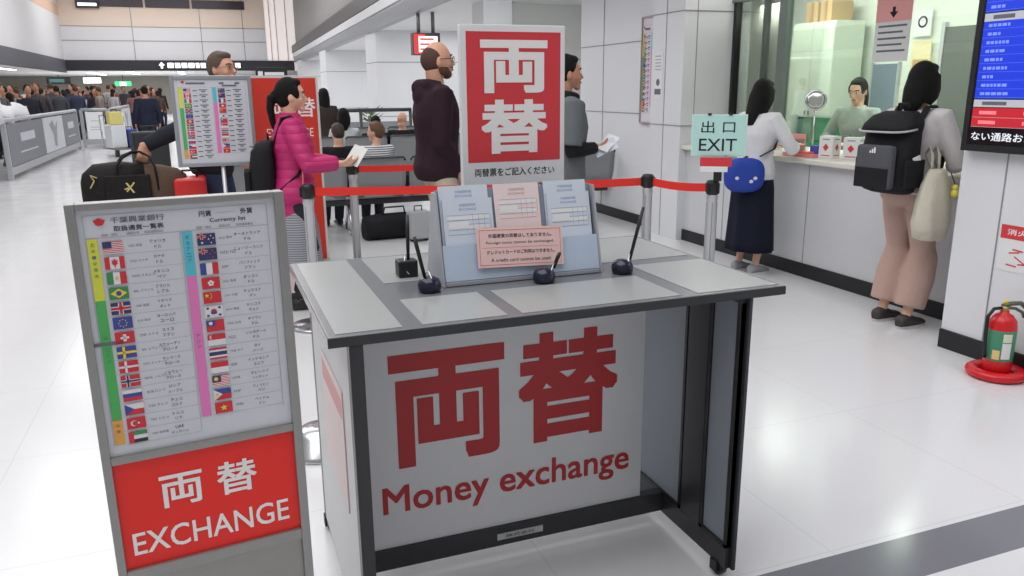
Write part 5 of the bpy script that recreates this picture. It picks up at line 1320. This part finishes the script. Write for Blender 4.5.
# --- man in grey behind the sign, holding slips
loc, rz, H = (2.33, 5.12, 0), RIGHT - .05, 1.715
wr = L_(loc, rz, (2.53, 5.00, 1.095)); wl = L_(loc, rz, (2.52, 5.26, 1.07))
b = Body(H, False, wr=wr, wl=wl, er=(.4, -.8, -.8), el=(-.4, -.8, -.8), hp=.0, palm_r=nrm(rz, (.2, .3, .9)), palm_l=nrm(rz, (.2, -.3, .9)), hand_r=nrm(rz, (.95, .1, .25)), curl=.6)
t = thing('person', 'black-haired man in a grey top over black sleeves, right of the upright red sign', 'person', loc, rz)
body_mesh(b, SKIN2, parent=t); face_parts(b, t, HAIR); hair_mesh(b, HAIR, t, 'short')
top_mesh(b, 'black_sweater', mat('black_knit', (30, 30, 33), .85), t, infl=.014, hem=.49, sleeve=.96)
top_mesh(b, 'grey_top', mat('grey_vest', (104, 108, 110), .8, bump=.2), t, infl=.030, hem=.475, sleeve=.44, loose=1.04)
trousers_mesh(b, mat('dark_jean', (48, 52, 66), .85), t); shoes(b, t, mat('black_shoe', (32, 32, 34), .5))
gm = b; gml, gmr = loc, rz
t = thing('neck_pillow', 'black neck pillow round the neck of the man in the grey top', 'pillow', loc, rz)
mb = MB(); pts = []
for k in range(13):
    a = R(-235) + k * R(290) / 12; pts.append(b.T((.068 * math.cos(a + PI / 2 + R(0)) , .012 + .068 * math.sin(a + PI / 2), .842 * H - .01 * math.sin(a + PI / 2))))
mb.tube(pts, [.026] + [.034] * 11 + [.026], NYL, 14); mb.build('pillow_body', t)
for k, (lab, tilt_, dx) in enumerate((('pale slip held by the man in the grey top, the upper of two', .9, .0), ('pale blue slip held under another by the man in the grey top', .5, -.02))):
    t = thing('exchange_slip', lab, 'slip', (2.60 + dx, 4.96 - .01 * k, 1.135 - .03 * k), R(-40))
    mb = MB(); mb.M = Matrix.Rotation(R(-50 + 20 * k), 4, 'X') @ Matrix.Rotation(R(25 + 35 * k), 4, 'Y'); mb.bx(-.045, .05, 0, .002, -.09, .07, PAPER if k == 0 else FORMB); mb.build('paper', t)

# --- grey-haired man holding the duffel bag
loc, rz, H = (.02, 6.72, 0), RIGHT - .30, 1.80
wr = L_(loc, rz, (-.50, 6.42, 1.075)); wl = L_(loc, rz, (.25, 6.95, .95))
b = Body(H, False, lean=.16, wr=wr, wl=wl, er=(.2, -.2, -1), heavy=1.08, hp=.05, hy=-.35, hand_r=nrm(rz, (-.2, -.1, -1)), palm_r=nrm(rz, (-.3, .9, 0)), curl=.75)
t = thing('person', 'grey-haired man with glasses in a dark coat behind the small currency board', 'person', loc, rz)
body_mesh(b, mat('skin_ruddy', (214, 160, 134), .55), parent=t); face_parts(b, t, HAIRG); glasses(b, t, mat('gold_wire', (150, 126, 96), .4, metal=.6)); hair_mesh(b, HAIRG, t, 'short')
top_mesh(b, 'coat', mat('navy_black_coat', (38, 40, 48), .8, bump=.2), t, infl=.028, hem=.475, sleeve=.97, collar=.01)
trousers_mesh(b, mat('mid_jean', (56, 68, 92), .85, noise=.1), t, .014); shoes(b, t, mat('black_shoe', (32, 32, 34), .5))
# duffel bag hanging from his hand
t = thing('duffel_bag', 'black and brown duffel bag held up by its handle at left', 'bag', (-.52, 6.42, .645), R(6))
def sec(x, s_, zt, dep=.15): return [Vector((x, dep * s_ * math.copysign(abs(math.cos(a)) ** .75, math.cos(a)), zt * .5 + zt * .5 * s_ * math.copysign(abs(math.sin(a)) ** .75, math.sin(a)))) for a in [2 * PI * k / 24 for k in range(24)]]
BROWN = mat('bag_brown', (92, 74, 62), .75, noise=.1, bump=.25); BAGB = mat('bag_black', (32, 29, 30), .7, noise=.1, bump=.25)
mb = MB(); mb.rings([sec(-.36, .55, .30), sec(-.345, .8, .32), sec(-.27, .97, .36), sec(-.10, 1, .37), sec(.06, 1, .345)], BAGB); mb.build('main_compartment', t)
mb = MB(); mb.rings([sec(.055, .99, .345), sec(.18, .98, .335), sec(.29, .93, .31), sec(.345, .75, .29), sec(.355, .5, .28)], BROWN); mb.build('brown_end', t)
mb = MB(); mb.box((-.06, -.152, .17), (.30, .03, .22), BAGB, .014, seg=3); p = mb.build('front_pocket', t)
GOLD = mat('gold_mark', (206, 186, 120), .5)
mb = MB(); mb.M = Matrix.Translation((-.045, -.1685, .19))
for q in (((-.03, .035), (-.018, .038), (.026, -.035), (.014, -.038)), ((.024, .04), (.032, .034), (-.022, -.03), (-.03, -.024)), ((-.04, -.004), (-.012, .004), (-.014, -.008), (-.04, -.014))): mb.poly([(a, 0, c) for a, c in q], GOLD)
mb.build('emblem', p)
mb = MB(); mb.tube([(-.30, -.155, .20), (-.27, -.16, .25), (-.29, -.158, .29), (-.25, -.158, .27)], .005, GOLD, 6); mb.build('side_mark', t)
for y in (-.14, .10):
    mb = MB(); mb.tube([(-.13, y, .16), (-.12, y * 1.05, .34), (-.07, y * .6, .40), (-.01, y * .12, .428), (.05, y * .12, .430), (.10, y * .6, .40), (.13, y * 1.05, .33), (.14, y, .16)], [(.008, .014)] * 8, BAGB, 8); mb.build('handle', t)

# --- woman in white at the counter
loc, rz, H = (4.10, 5.30, 0), RIGHT + .20, 1.55
wr = L_(loc, rz, (4.42, 5.22, 1.03)); wl = L_(loc, rz, (4.40, 5.52, 1.02))
b = Body(H, True, lean=.06, wr=wr, wl=wl, er=(.7, -.5, -.5), hp=-.25, hand_r=nrm(rz, (.9, .2, .1)), palm_r=nrm(rz, (0, 0, -1)), palm_l=nrm(rz, (0, 0, -1)), curl=.3)
t = thing('person', 'long-haired woman in white top and navy trousers standing at the counter by the EXIT sign', 'person', loc, rz)
body_mesh(b, SKIN, parent=t); face_parts(b, t, HAIR); hair_mesh(b, HAIR, t, 'long', .10)
top_mesh(b, 'blouse', mat('white_cotton', (224, 224, 228), .8, bump=.15), t, infl=.024, hem=.50, sleeve=.92, loose=1.04)
skirt_mesh(b, mat('navy_cloth', (24, 27, 44), .85, bump=.2), t, .62, .125, (.076, .06), (.128, .10), 'wide_trousers', 8, .05)
shoes(b, t, mat('grey_sneaker', (150, 152, 158), .6), mat('white_sole', (226, 226, 228), .6))
t = thing('shoulder_bag', 'blue shoulder bag with small white marks on the hip of the woman in white', 'bag', loc, rz)
BAGBL = mat('bag_blue', (34, 66, 168), .6, noise=.05, bump=.15)
mb = MB(); BM = Matrix.Translation((.07, -.19, 0)) @ Matrix.Rotation(R(-38), 4, 'Z') @ Matrix.Translation((-.185, .10, 0)); mb.M = BM; rows = []
for x, s_ in ((-.045, .55), (-.04, .85), (-.02, 1), (.02, 1), (.04, .85), (.045, .55)):
    rows.append([Vector((.185 + x, -.10 + .155 * s_ * math.copysign(abs(math.cos(a)) ** .62, math.cos(a)), .82 + .135 * s_ * math.copysign(abs(math.sin(a)) ** .75, math.sin(a)))) for a in [2 * PI * k / 24 for k in range(24)]])
mb.rings(rows, BAGBL); p = mb.build('bag_body', t)
mb = MB(); mb.M = BM
for y, z in ((-.02, .80), (-.05, .775), (-.16, .80)): mb.ell((.2305, y, z), (.002, .016, .014), PAPER, 8, 6)
mb.build('white_marks', p)
mb = MB(); mb.tube([(.14, -.10, .965), (.165, .03, 1.02), (.12, .125, 1.12), (-.01, .115, 1.25), (-.07, -.0, 1.315), (-.03, -.12, 1.22), (.0, -.19, 1.08), (.0, -.22, .965)], [(.005, .013)] * 8, BLACK, 8); mb.build('strap', t)

# --- clerk behind the glass
loc, rz, H = (5.62, 5.80, 0), PI / 2 + .35, 1.56
wr = L_(loc, rz, (5.36, 5.86, 1.0)); wl = L_(loc, rz, (5.34, 5.58, 1.0))
b = Body(H, True, lean=.08, wr=wr, wl=wl, er=(.7, -.5, -.5), el=(-.7, -.5, -.5), hp=-.28, palm_r=(0, 0, -1), palm_l=(0, 0, -1), curl=.25)
t = thing('person', 'clerk with tied black hair in a grey-green uniform behind the counter glass', 'person', loc, rz)
body_mesh(b, SKIN, parent=t); face_parts(b, t, HAIR); hair_mesh(b, HAIR, t, 'ponytail')
top_mesh(b, 'uniform_jacket', mat('uniform_green_grey', (160, 168, 162), .8), t, infl=.02, hem=.49, sleeve=.96, collar=.008)
trousers_mesh(b, mat('charcoal_cloth', (52, 54, 58), .85), t); shoes(b, t, mat('black_shoe', (32, 32, 34), .5))
mb = MB(); mb.tube([b.T((.05, .02, .83 * H)), b.T((.035, .085 * 1.0, .77 * H)), b.T((.0, .118, .68 * H)), b.T((-.035, .085, .77 * H)), b.T((-.05, .02, .83 * H))], .006, mat('lanyard_dark', (40, 58, 50), .7), 8); mb.build('lanyard', t)

# --- woman with the large backpack
loc, rz, H = (4.06, 3.715, 0), RIGHT + .10, 1.625
wr = L_(loc, rz, (4.34, 3.66, 1.00)); wl = L_(loc, rz, (4.32, 3.94, 1.01))
b = Body(H, True, wr=wr, wl=wl, er=(.8, -.6, -.5), hp=-.08, ar=(.06 * H, -.03, .045 * H), hand_r=nrm(rz, (1, .1, 0)), palm_r=nrm(rz, (0, 0, -1)), palm_l=nrm(rz, (0, 0, -1)), curl=.3)
t = thing('person', 'woman with bobbed black hair, pale grey top and dusty pink wide trousers at the counter', 'person', loc, rz)
body_mesh(b, SKIN, parent=t); face_parts(b, t, HAIR); hair_mesh(b, HAIR, t, 'bob', .035)
top_mesh(b, 'sweater', mat('pale_grey_knit', (204, 198, 200), .85, bump=.2), t, infl=.026, hem=.525, sleeve=.94, loose=1.02)
trousers_mesh(b, mat('dusty_pink_cloth', (186, 156, 146), .85, noise=.06, bump=.25, bscale=14), t, .018, .020, .84)
shoes(b, t, mat('dark_sandal', (60, 54, 54), .6), mat('pale_sole', (200, 198, 196), .6))
def pk2(t, yb, z0, w, h, d):
    GRY = mat('pack_grey', (84, 85, 90), .7, bump=.3); STR = mat('pack_silver_piping', (176, 176, 180), .45)
    mb = MB(); mb.box((0, yb - d - .022, z0 + h * .36), (w * .74, .06, h * .56), GRY, .028, seg=3); p = mb.build('front_pocket', t)
    mb = MB(); mb.box((0, yb - d - .0545, z0 + h * .22), (w * .68, .006, h * .26), NYL, .003); mb.build('lower_panel', p)
    mb = MB(); mb.M = Matrix.Translation((0, yb - d - .0545, z0 + h * .54))
    for k in range(3): mb.poly([(-.022 + .015 * k, 0, 0), (-.011 + .015 * k, 0, 0), (-.011 + .015 * k, 0, .010 + .010 * k), (-.022 + .015 * k, 0, .016 + .010 * k)], PW)
    mb.build('emblem', p)
    mb = MB(); rows = []
    for z, ww, y0_, y1_ in ((h * .80, 1.0, -d - .03, .0), (h * .90, 1.02, -d * .96, .0), (h * 1.0, .9, -d * .70, .0), (h * 1.06, .6, -d * .4, .0)):
        rows.append([Vector((w / 2 * ww * math.copysign(abs(math.cos(a)) ** .6, math.cos(a)), yb + (y0_ + y1_) / 2 + (y1_ - y0_) / 2 * math.copysign(abs(math.sin(a)) ** .6, math.sin(a)), z0 + z)) for a in [2 * PI * k / 24 for k in range(24)]])
    mb.rings(rows, NYL); p = mb.build('top_flap', t)
    mb = MB(); pts = [(w / 2 * 1.03 * math.copysign(abs(math.cos(a)) ** .6, math.cos(a)), yb - (d + .03) / 2 - (d + .034) / 2 * 1.0 * math.sin(a) ** .6 if math.sin(a) > 0 else yb - (d + .03) / 2, z0 + h * .815) for a in [PI * k / 16 for k in range(17)]]
    pts = [(x, y, z + .03 * (1 + (y - yb) / d)) for x, y, z in pts]
    mb.tube(pts, .0065, STR, 8); mb.build('piping', p)
    mb = MB(); mb.box((w * .52, yb - d * .45, z0 + h * .45), (.01, .06, .05), PW, .002, rx=.3); mb.build('luggage_tag', t)
    for sd in (1, -1):
        mb = MB(); mb.box((sd * w * .51, yb - d * .5, z0 + h * .28), (.02, d * .8, h * .36), NYL, .009, seg=3); mb.build('side_pocket', t)
    mb = MB(); mb.tube([(-.04, yb - .02, z0 + h * 1.05), (-.035, yb - .02, z0 + h * 1.15), (.035, yb - .02, z0 + h * 1.15), (.04, yb - .02, z0 + h * 1.05)], .009, NYL, 8); mb.build('grab_loop', t)
backpack('backpack', 'large black and grey backpack with silver piping worn by the woman in pink trousers', b, loc, rz, .34, .46, .20, .86, NYL, pk2, yo=.03)
# tote bag at her side
t = thing('tote_bag', 'beige cloth tote bag hanging from the arm of the woman with the large backpack', 'bag', (4.06 - .10, 3.715 + .02, 0), rz)
TOTE = mat('beige_canvas', (204, 198, 182), .9, noise=.08, bump=.35, bscale=22)
mb = MB(); rows = []; n_ = 30
for z, wy, wx in ((.60, .07, .05), (.615, .115, .075), (.70, .135, .085), (.82, .125, .075), (.93, .10, .06), (1.00, .07, .04), (1.02, .055, .03)):
    rows.append([Vector((.275 + wx * math.cos(a) * (1 + .08 * math.sin(5 * a + z * 9)), -.01 + wy * math.sin(a) * (1 + .05 * math.sin(7 * a)), z)) for a in [2 * PI * k / n_ for k in range(n_)]])
mb.rings(rows, TOTE); mb.build('bag_body', t)
for y in (-.03, .03):
    mb = MB(); mb.tube([(.27, y - .02, 1.0), (.25, y, 1.10), (.215, y + .02, 1.14), (.18, y + .03, 1.10), (.23, y + .045, 1.0)], [(.004, .013)] * 5, TOTE, 8); mb.build('strap', t)
mb = MB(); mb.ell((.352, .06, .88), (.022, .022, .026), mat('charm_yellow', (232, 218, 80), .5), 12, 8); mb.ell((.352, .06, .915), (.018, .018, .018), mat('charm_yellow', (232, 218, 80), .5), 12, 8); mb.tube([(.35, .06, .93), (.32, .05, 1.0)], .003, BLACK, 6); mb.build('charm', t)

# --- people waiting on the seats
def seated(loc, rz, H, label, topm, hairm, style, hy=0, female=True, skin=SKIN, sleeve=.95, ln=.05, hairname=None):
    hip = .285 * H + .045
    b = Body(H, female, hip=hip, ar=(.075, .44, .045 * H), al=(-.075, .44, .045 * H), kr=(0, 1, 1), kl=(0, 1, 1), wr=(.09, .30, hip + .09), wl=(-.09, .30, hip + .09), er=(.8, -.5, -.6), el=(-.8, -.5, -.6), hy=hy, hp=-.1)
    t = thing('person', label, 'person', loc, rz)
    body_mesh(b, skin, hands=(True, True), voxel=.011, parent=t); face_parts(b, t, hairm)
    top_mesh(b, 'shirt', topm, t, infl=.018, hem=.50, sleeve=sleeve, voxel=.014)
    trousers_mesh(b, mat('dark_trouser', (46, 48, 58), .85), t, .012, 0, 1, voxel=.015)
    shoes(b, t, mat('black_shoe', (32, 32, 34), .5))
    if style: hair_mesh(b, hairm, t, style, ln)
    return t
STRIPE = band_mat('white_navy_stripe', (226, 226, 230), (62, 66, 82), 44, 'Z', .62, .85)
seated((1.70, 8.60, .0), .0, 1.47, 'brown-haired seated woman in a white and navy striped top, her face turned left', STRIPE, HAIRB, 'bun', hy=.95)
seated((1.30, 8.62, .0), .12, 1.46, 'seated person with short brown hair and a black top, back to the queue', mat('black_cotton', (30, 31, 35), .85), mat('dark_brown_hair', (58, 44, 36), .6, noise=.2, bump=.4), 'short', hy=.1, female=False)
seated((1.80, 11.32, .0), .0, 1.58, 'seated woman with black hair and a pale top in the middle seat row', mat('pale_blouse', (204, 208, 214), .85), HAIR, 'bob', hy=-.2)
seated((2.62, 11.3, .0), -.1, 1.50, 'bald seated man in a black jacket in the middle seat row', mat('black_jacket', (26, 27, 31), .8), HAIRG, None, hy=-.6, female=False, skin=mat('skin_ruddy', (214, 160, 134), .55))
seated((2.24, 11.3, .0), .0, 1.44, 'seated person with black hair in dark clothes next to the bald man', mat('black_cotton', (30, 31, 35), .85), HAIR, 'short', hy=.2, female=False)

def stander(loc, rz, H, label, topm, botm, hairm, style, female=False, hy=0, skin=SKIN2, ln=.05, **kw):
    b = Body(H, female, hy=hy, **kw); t = thing('person', label, 'person', loc, rz)
    body_mesh(b, skin, hands=(True, True), voxel=.012, parent=t); face_parts(b, t, hairm)
    top_mesh(b, 'jacket', topm, t, infl=.022, hem=.47, voxel=.016)
    trousers_mesh(b, botm, t, .012, voxel=.016); hair_mesh(b, hairm, t, style, ln); shoes(b, t, mat('black_shoe', (32, 32, 34), .5))
    return t
stander((1.70, 12.45, 0), .3, 1.52, 'long-haired person in dark brown clothes standing right of the red board', mat('dark_brown_cloth', (62, 54, 50), .85), mat('dark_trouser', (46, 48, 58), .85), HAIR, 'long', True, ln=.08)
stander((-1.22, 20, 0), .2, 1.62, 'person in navy standing in the far aisle left of the small currency board', mat('navy_jacket', (36, 40, 58), .85), mat('dark_trouser', (46, 48, 58), .85), HAIR, 'short')
stander((-3.62, 15.75, 0), -.4, 1.66, 'dark-haired person in white behind the near end of the long barrier', mat('white_cotton', (224, 224, 228), .8), mat('blue_trouser', (44, 54, 100), .85), HAIR, 'short')
stander((-3.95, 19.4, 0), -1.2, 1.70, 'person with short greying hair in a grey coat behind the cloth banner', mat('grey_coat', (96, 98, 104), .85), mat('dark_trouser', (46, 48, 58), .85), HAIRG, 'short')

# --- the crowd across the hall: one figure each
def crowd_proto(H, female, tm, bm_, hm, style, pose):
    b = Body(H, female, **pose); mb = MB(); S = SKIN2
    mb.rings([oval((0, y, z), w + .02, d + .02, 14, b.T) for z, w, d, y in b.torso_prof() if z < .83 * H], tm)
    for sd in (1, -1):
        s0, E, W = b.sh[sd], b.elb[sd], b.wri[sd]
        mb.tube([s0, s0.lerp(E, .5), E, W], [.055, .05, .042, .032], tm, 9); mb.ell(W + b.hd[sd] * .05, (.03, .03, .045), S, 8, 6)
        Hj, K, A = b.hj[sd], b.kn[sd], b.an[sd]
        mb.tube([Hj, Hj.lerp(K, .5), K, A], [.085, .075, .06, .045], bm_, 10)
        mb.rings([[Vector((A.x + .04 * math.cos(a) , A.y + y, .002 + h_ * (.5 + .5 * math.sin(a)))) for a in [2 * PI * k / 8 for k in range(8)]] for y, h_ in ((-.07, .06), (0, .1), (.1, .07), (.17, .03))], BLACK)
    mb.tube([b.T((0, 0, .81 * H)), b.hc], [.05, .05], S, 8)
    mb.ell(b.hc, (.072, .092, .112), S, 14, 10); mb.ell(b.hc + b.HR @ Vector((0, .093, -.02)), (.014, .02, .022), S, 8, 6)
    mb.ell(b.hc + Vector((0, -.018, .024)), (.083, .094, .104), hm, 14, 10)
    if style == 'long': mb.ell(b.hc + Vector((0, -.065, -.09)), (.078, .045, .13), hm, 12, 8)
    return mb
HC = mat('crowd_dark_hair', (36, 30, 30), .7, noise=.1); HC2 = mat('crowd_brown_hair', (84, 62, 50), .7, noise=.1)
rc = random.Random(11)
tops = [mat('crowd_top_%d' % i, c, .85) for i, c in enumerate(((50, 50, 58), (84, 76, 78), (126, 92, 88), (58, 62, 84), (176, 172, 172), (98, 74, 66), (70, 72, 76), (140, 128, 120)))]
bots = [mat('crowd_bottom_%d' % i, c, .85) for i, c in enumerate(((44, 44, 50), (52, 58, 84), (92, 88, 84)))]
protos = []
for i in range(4):
    mb = crowd_proto((1.70, 1.60, 1.74, 1.56)[i], i % 2 == 1, tops[i], bots[i % 3], (HC, HC, HC2, HC)[i], ('short', 'long')[i % 2], [{}, dict(hy=.5), dict(wr=(.15, .3, 1.0)), dict(hy=-.6, lean=.08)][i])
    protos.append(mb)
CG = 'crowd across the hall'
meshes = []
spots = []
for k in range(900):
    y = rc.uniform(21, 42); px = rc.uniform(-.245, -.035); x = px * y
    x = y * rc.uniform(-.222, -.045)
    if (x > -3.7 and y < 27) or (x > -3.2 and y < 32.5) or (x > -4.0 and y < 33 and rc.random() < .5): continue
    if -6.35 < x < -5.6: continue
    if any((x - a) ** 2 + (y - c) ** 2 < .72 ** 2 for a, c in spots): continue
    spots.append((x, y))
    if len(spots) >= 90: break
for k, (x, y) in enumerate(spots):
    i = k % 4
    if k < 4:
        o = protos[i].build('person'); meshes.append(o)
    else:
        o = meshes[i].copy(); COL.objects.link(o)
        for s_ in o.material_slots:
            if s_.material and s_.material.name.startswith('crowd_top'): s_.link = 'OBJECT'; s_.material = tops[rc.randrange(8)]
    o.location = (x, y, 0); o.rotation_euler = (0, 0, rc.uniform(-PI, PI)); sc_ = rc.uniform(.94, 1.04); o.scale = (sc_, sc_, sc_)
    tag(o, 'distant traveller standing in the packed crowd across the hall beyond the barriers', 'person', CG)

# ================================================================== LIGHT, CAMERA
def area(loc, rot, sx, sy, e, col=(1, 1, 1)):
    l = bpy.data.lights.new('ceiling_and_fill_lamp', 'AREA'); l.shape = 'RECTANGLE'; l.size = sx; l.size_y = sy; l.energy = e; l.color = col
    o = bpy.data.objects.new('ceiling_and_fill_lamp', l); COL.objects.link(o); o.location = loc; o.rotation_euler = rot
    return o
area((-1.0, 2.5, 6.1), (0, 0, 0), 6, 8, 420)
area((-1.0, 14, 6.1), (0, 0, 0), 6, 9, 420)
area((-1.0, 28, 6.1), (0, 0, 0), 7, 12, 620)
area((-2, 40, 6.1), (0, 0, 0), 7, 5, 260)
area((4.3, 11.2, 2.85), (R(20), 0, 0), .6, .6, 22)  # added fill, no fixture here: brightens the white column's front
area((6.5, 9.5, 2.85), (0, 0, 0), 3, 3, 40)
area((7.5, 17, 2.85), (0, 0, 0), 5, 5, 110)
area((8, 26, 2.85), (0, 0, 0), 5, 6, 130)
area((8, 38, 2.85), (0, 0, 0), 5, 6, 130)
area((4.0, 1.2, 2.88), (0, 0, 0), .5, 2.2, 30)
area((5.9, 6.2, 2.66), (0, 0, 0), 1.2, 3.6, 24, (.98, 1, .97))
area((5.02, 5.3, 2.2), (0, R(-50), 0), .2, 2.6, 16)  # added fill at the glass top, aimed inward to brighten the clerk's face
area((-9.5, 34, 2.5), (0, 0, 0), 4, 20, 330)
area((-4, 53, 2.5), (0, 0, 0), 10, 12, 420)
w = bpy.data.worlds.new('World'); SC.world = w; w.use_nodes = True
bg = w.node_tree.nodes['Background']; bg.inputs[0].default_value = (1, 1, .985, 1); bg.inputs[1].default_value = .36
cam = bpy.data.cameras.new('Camera'); co = bpy.data.objects.new('Camera', cam); COL.objects.link(co)
cam.sensor_fit = 'HORIZONTAL'; cam.sensor_width = 36; cam.lens = 789 / 1024 * 36; cam.clip_end = 200; cam.clip_start = .05
p_, th_, rl_ = R(14.2), R(20.7), -R(.53)
fw = Vector((math.sin(th_) * math.cos(p_), math.cos(th_) * math.cos(p_), -math.sin(p_)))
r0 = Vector((math.cos(th_), -math.sin(th_), 0)); u0 = r0.cross(fw)
rt = r0 * math.cos(rl_) + u0 * math.sin(rl_); up = -r0 * math.sin(rl_) + u0 * math.cos(rl_)
M = Matrix((rt, up, -fw)).transposed().to_4x4(); M.translation = (0, 0, 1.5)
co.matrix_world = M
SC.camera = co
SC.view_settings.view_transform = 'Standard'
SC.view_settings.exposure = -0.08
SC.cycles.max_bounces = 6; SC.cycles.transparent_max_bounces = 8
SC.cycles.caustics_reflective = False; SC.cycles.caustics_refractive = False
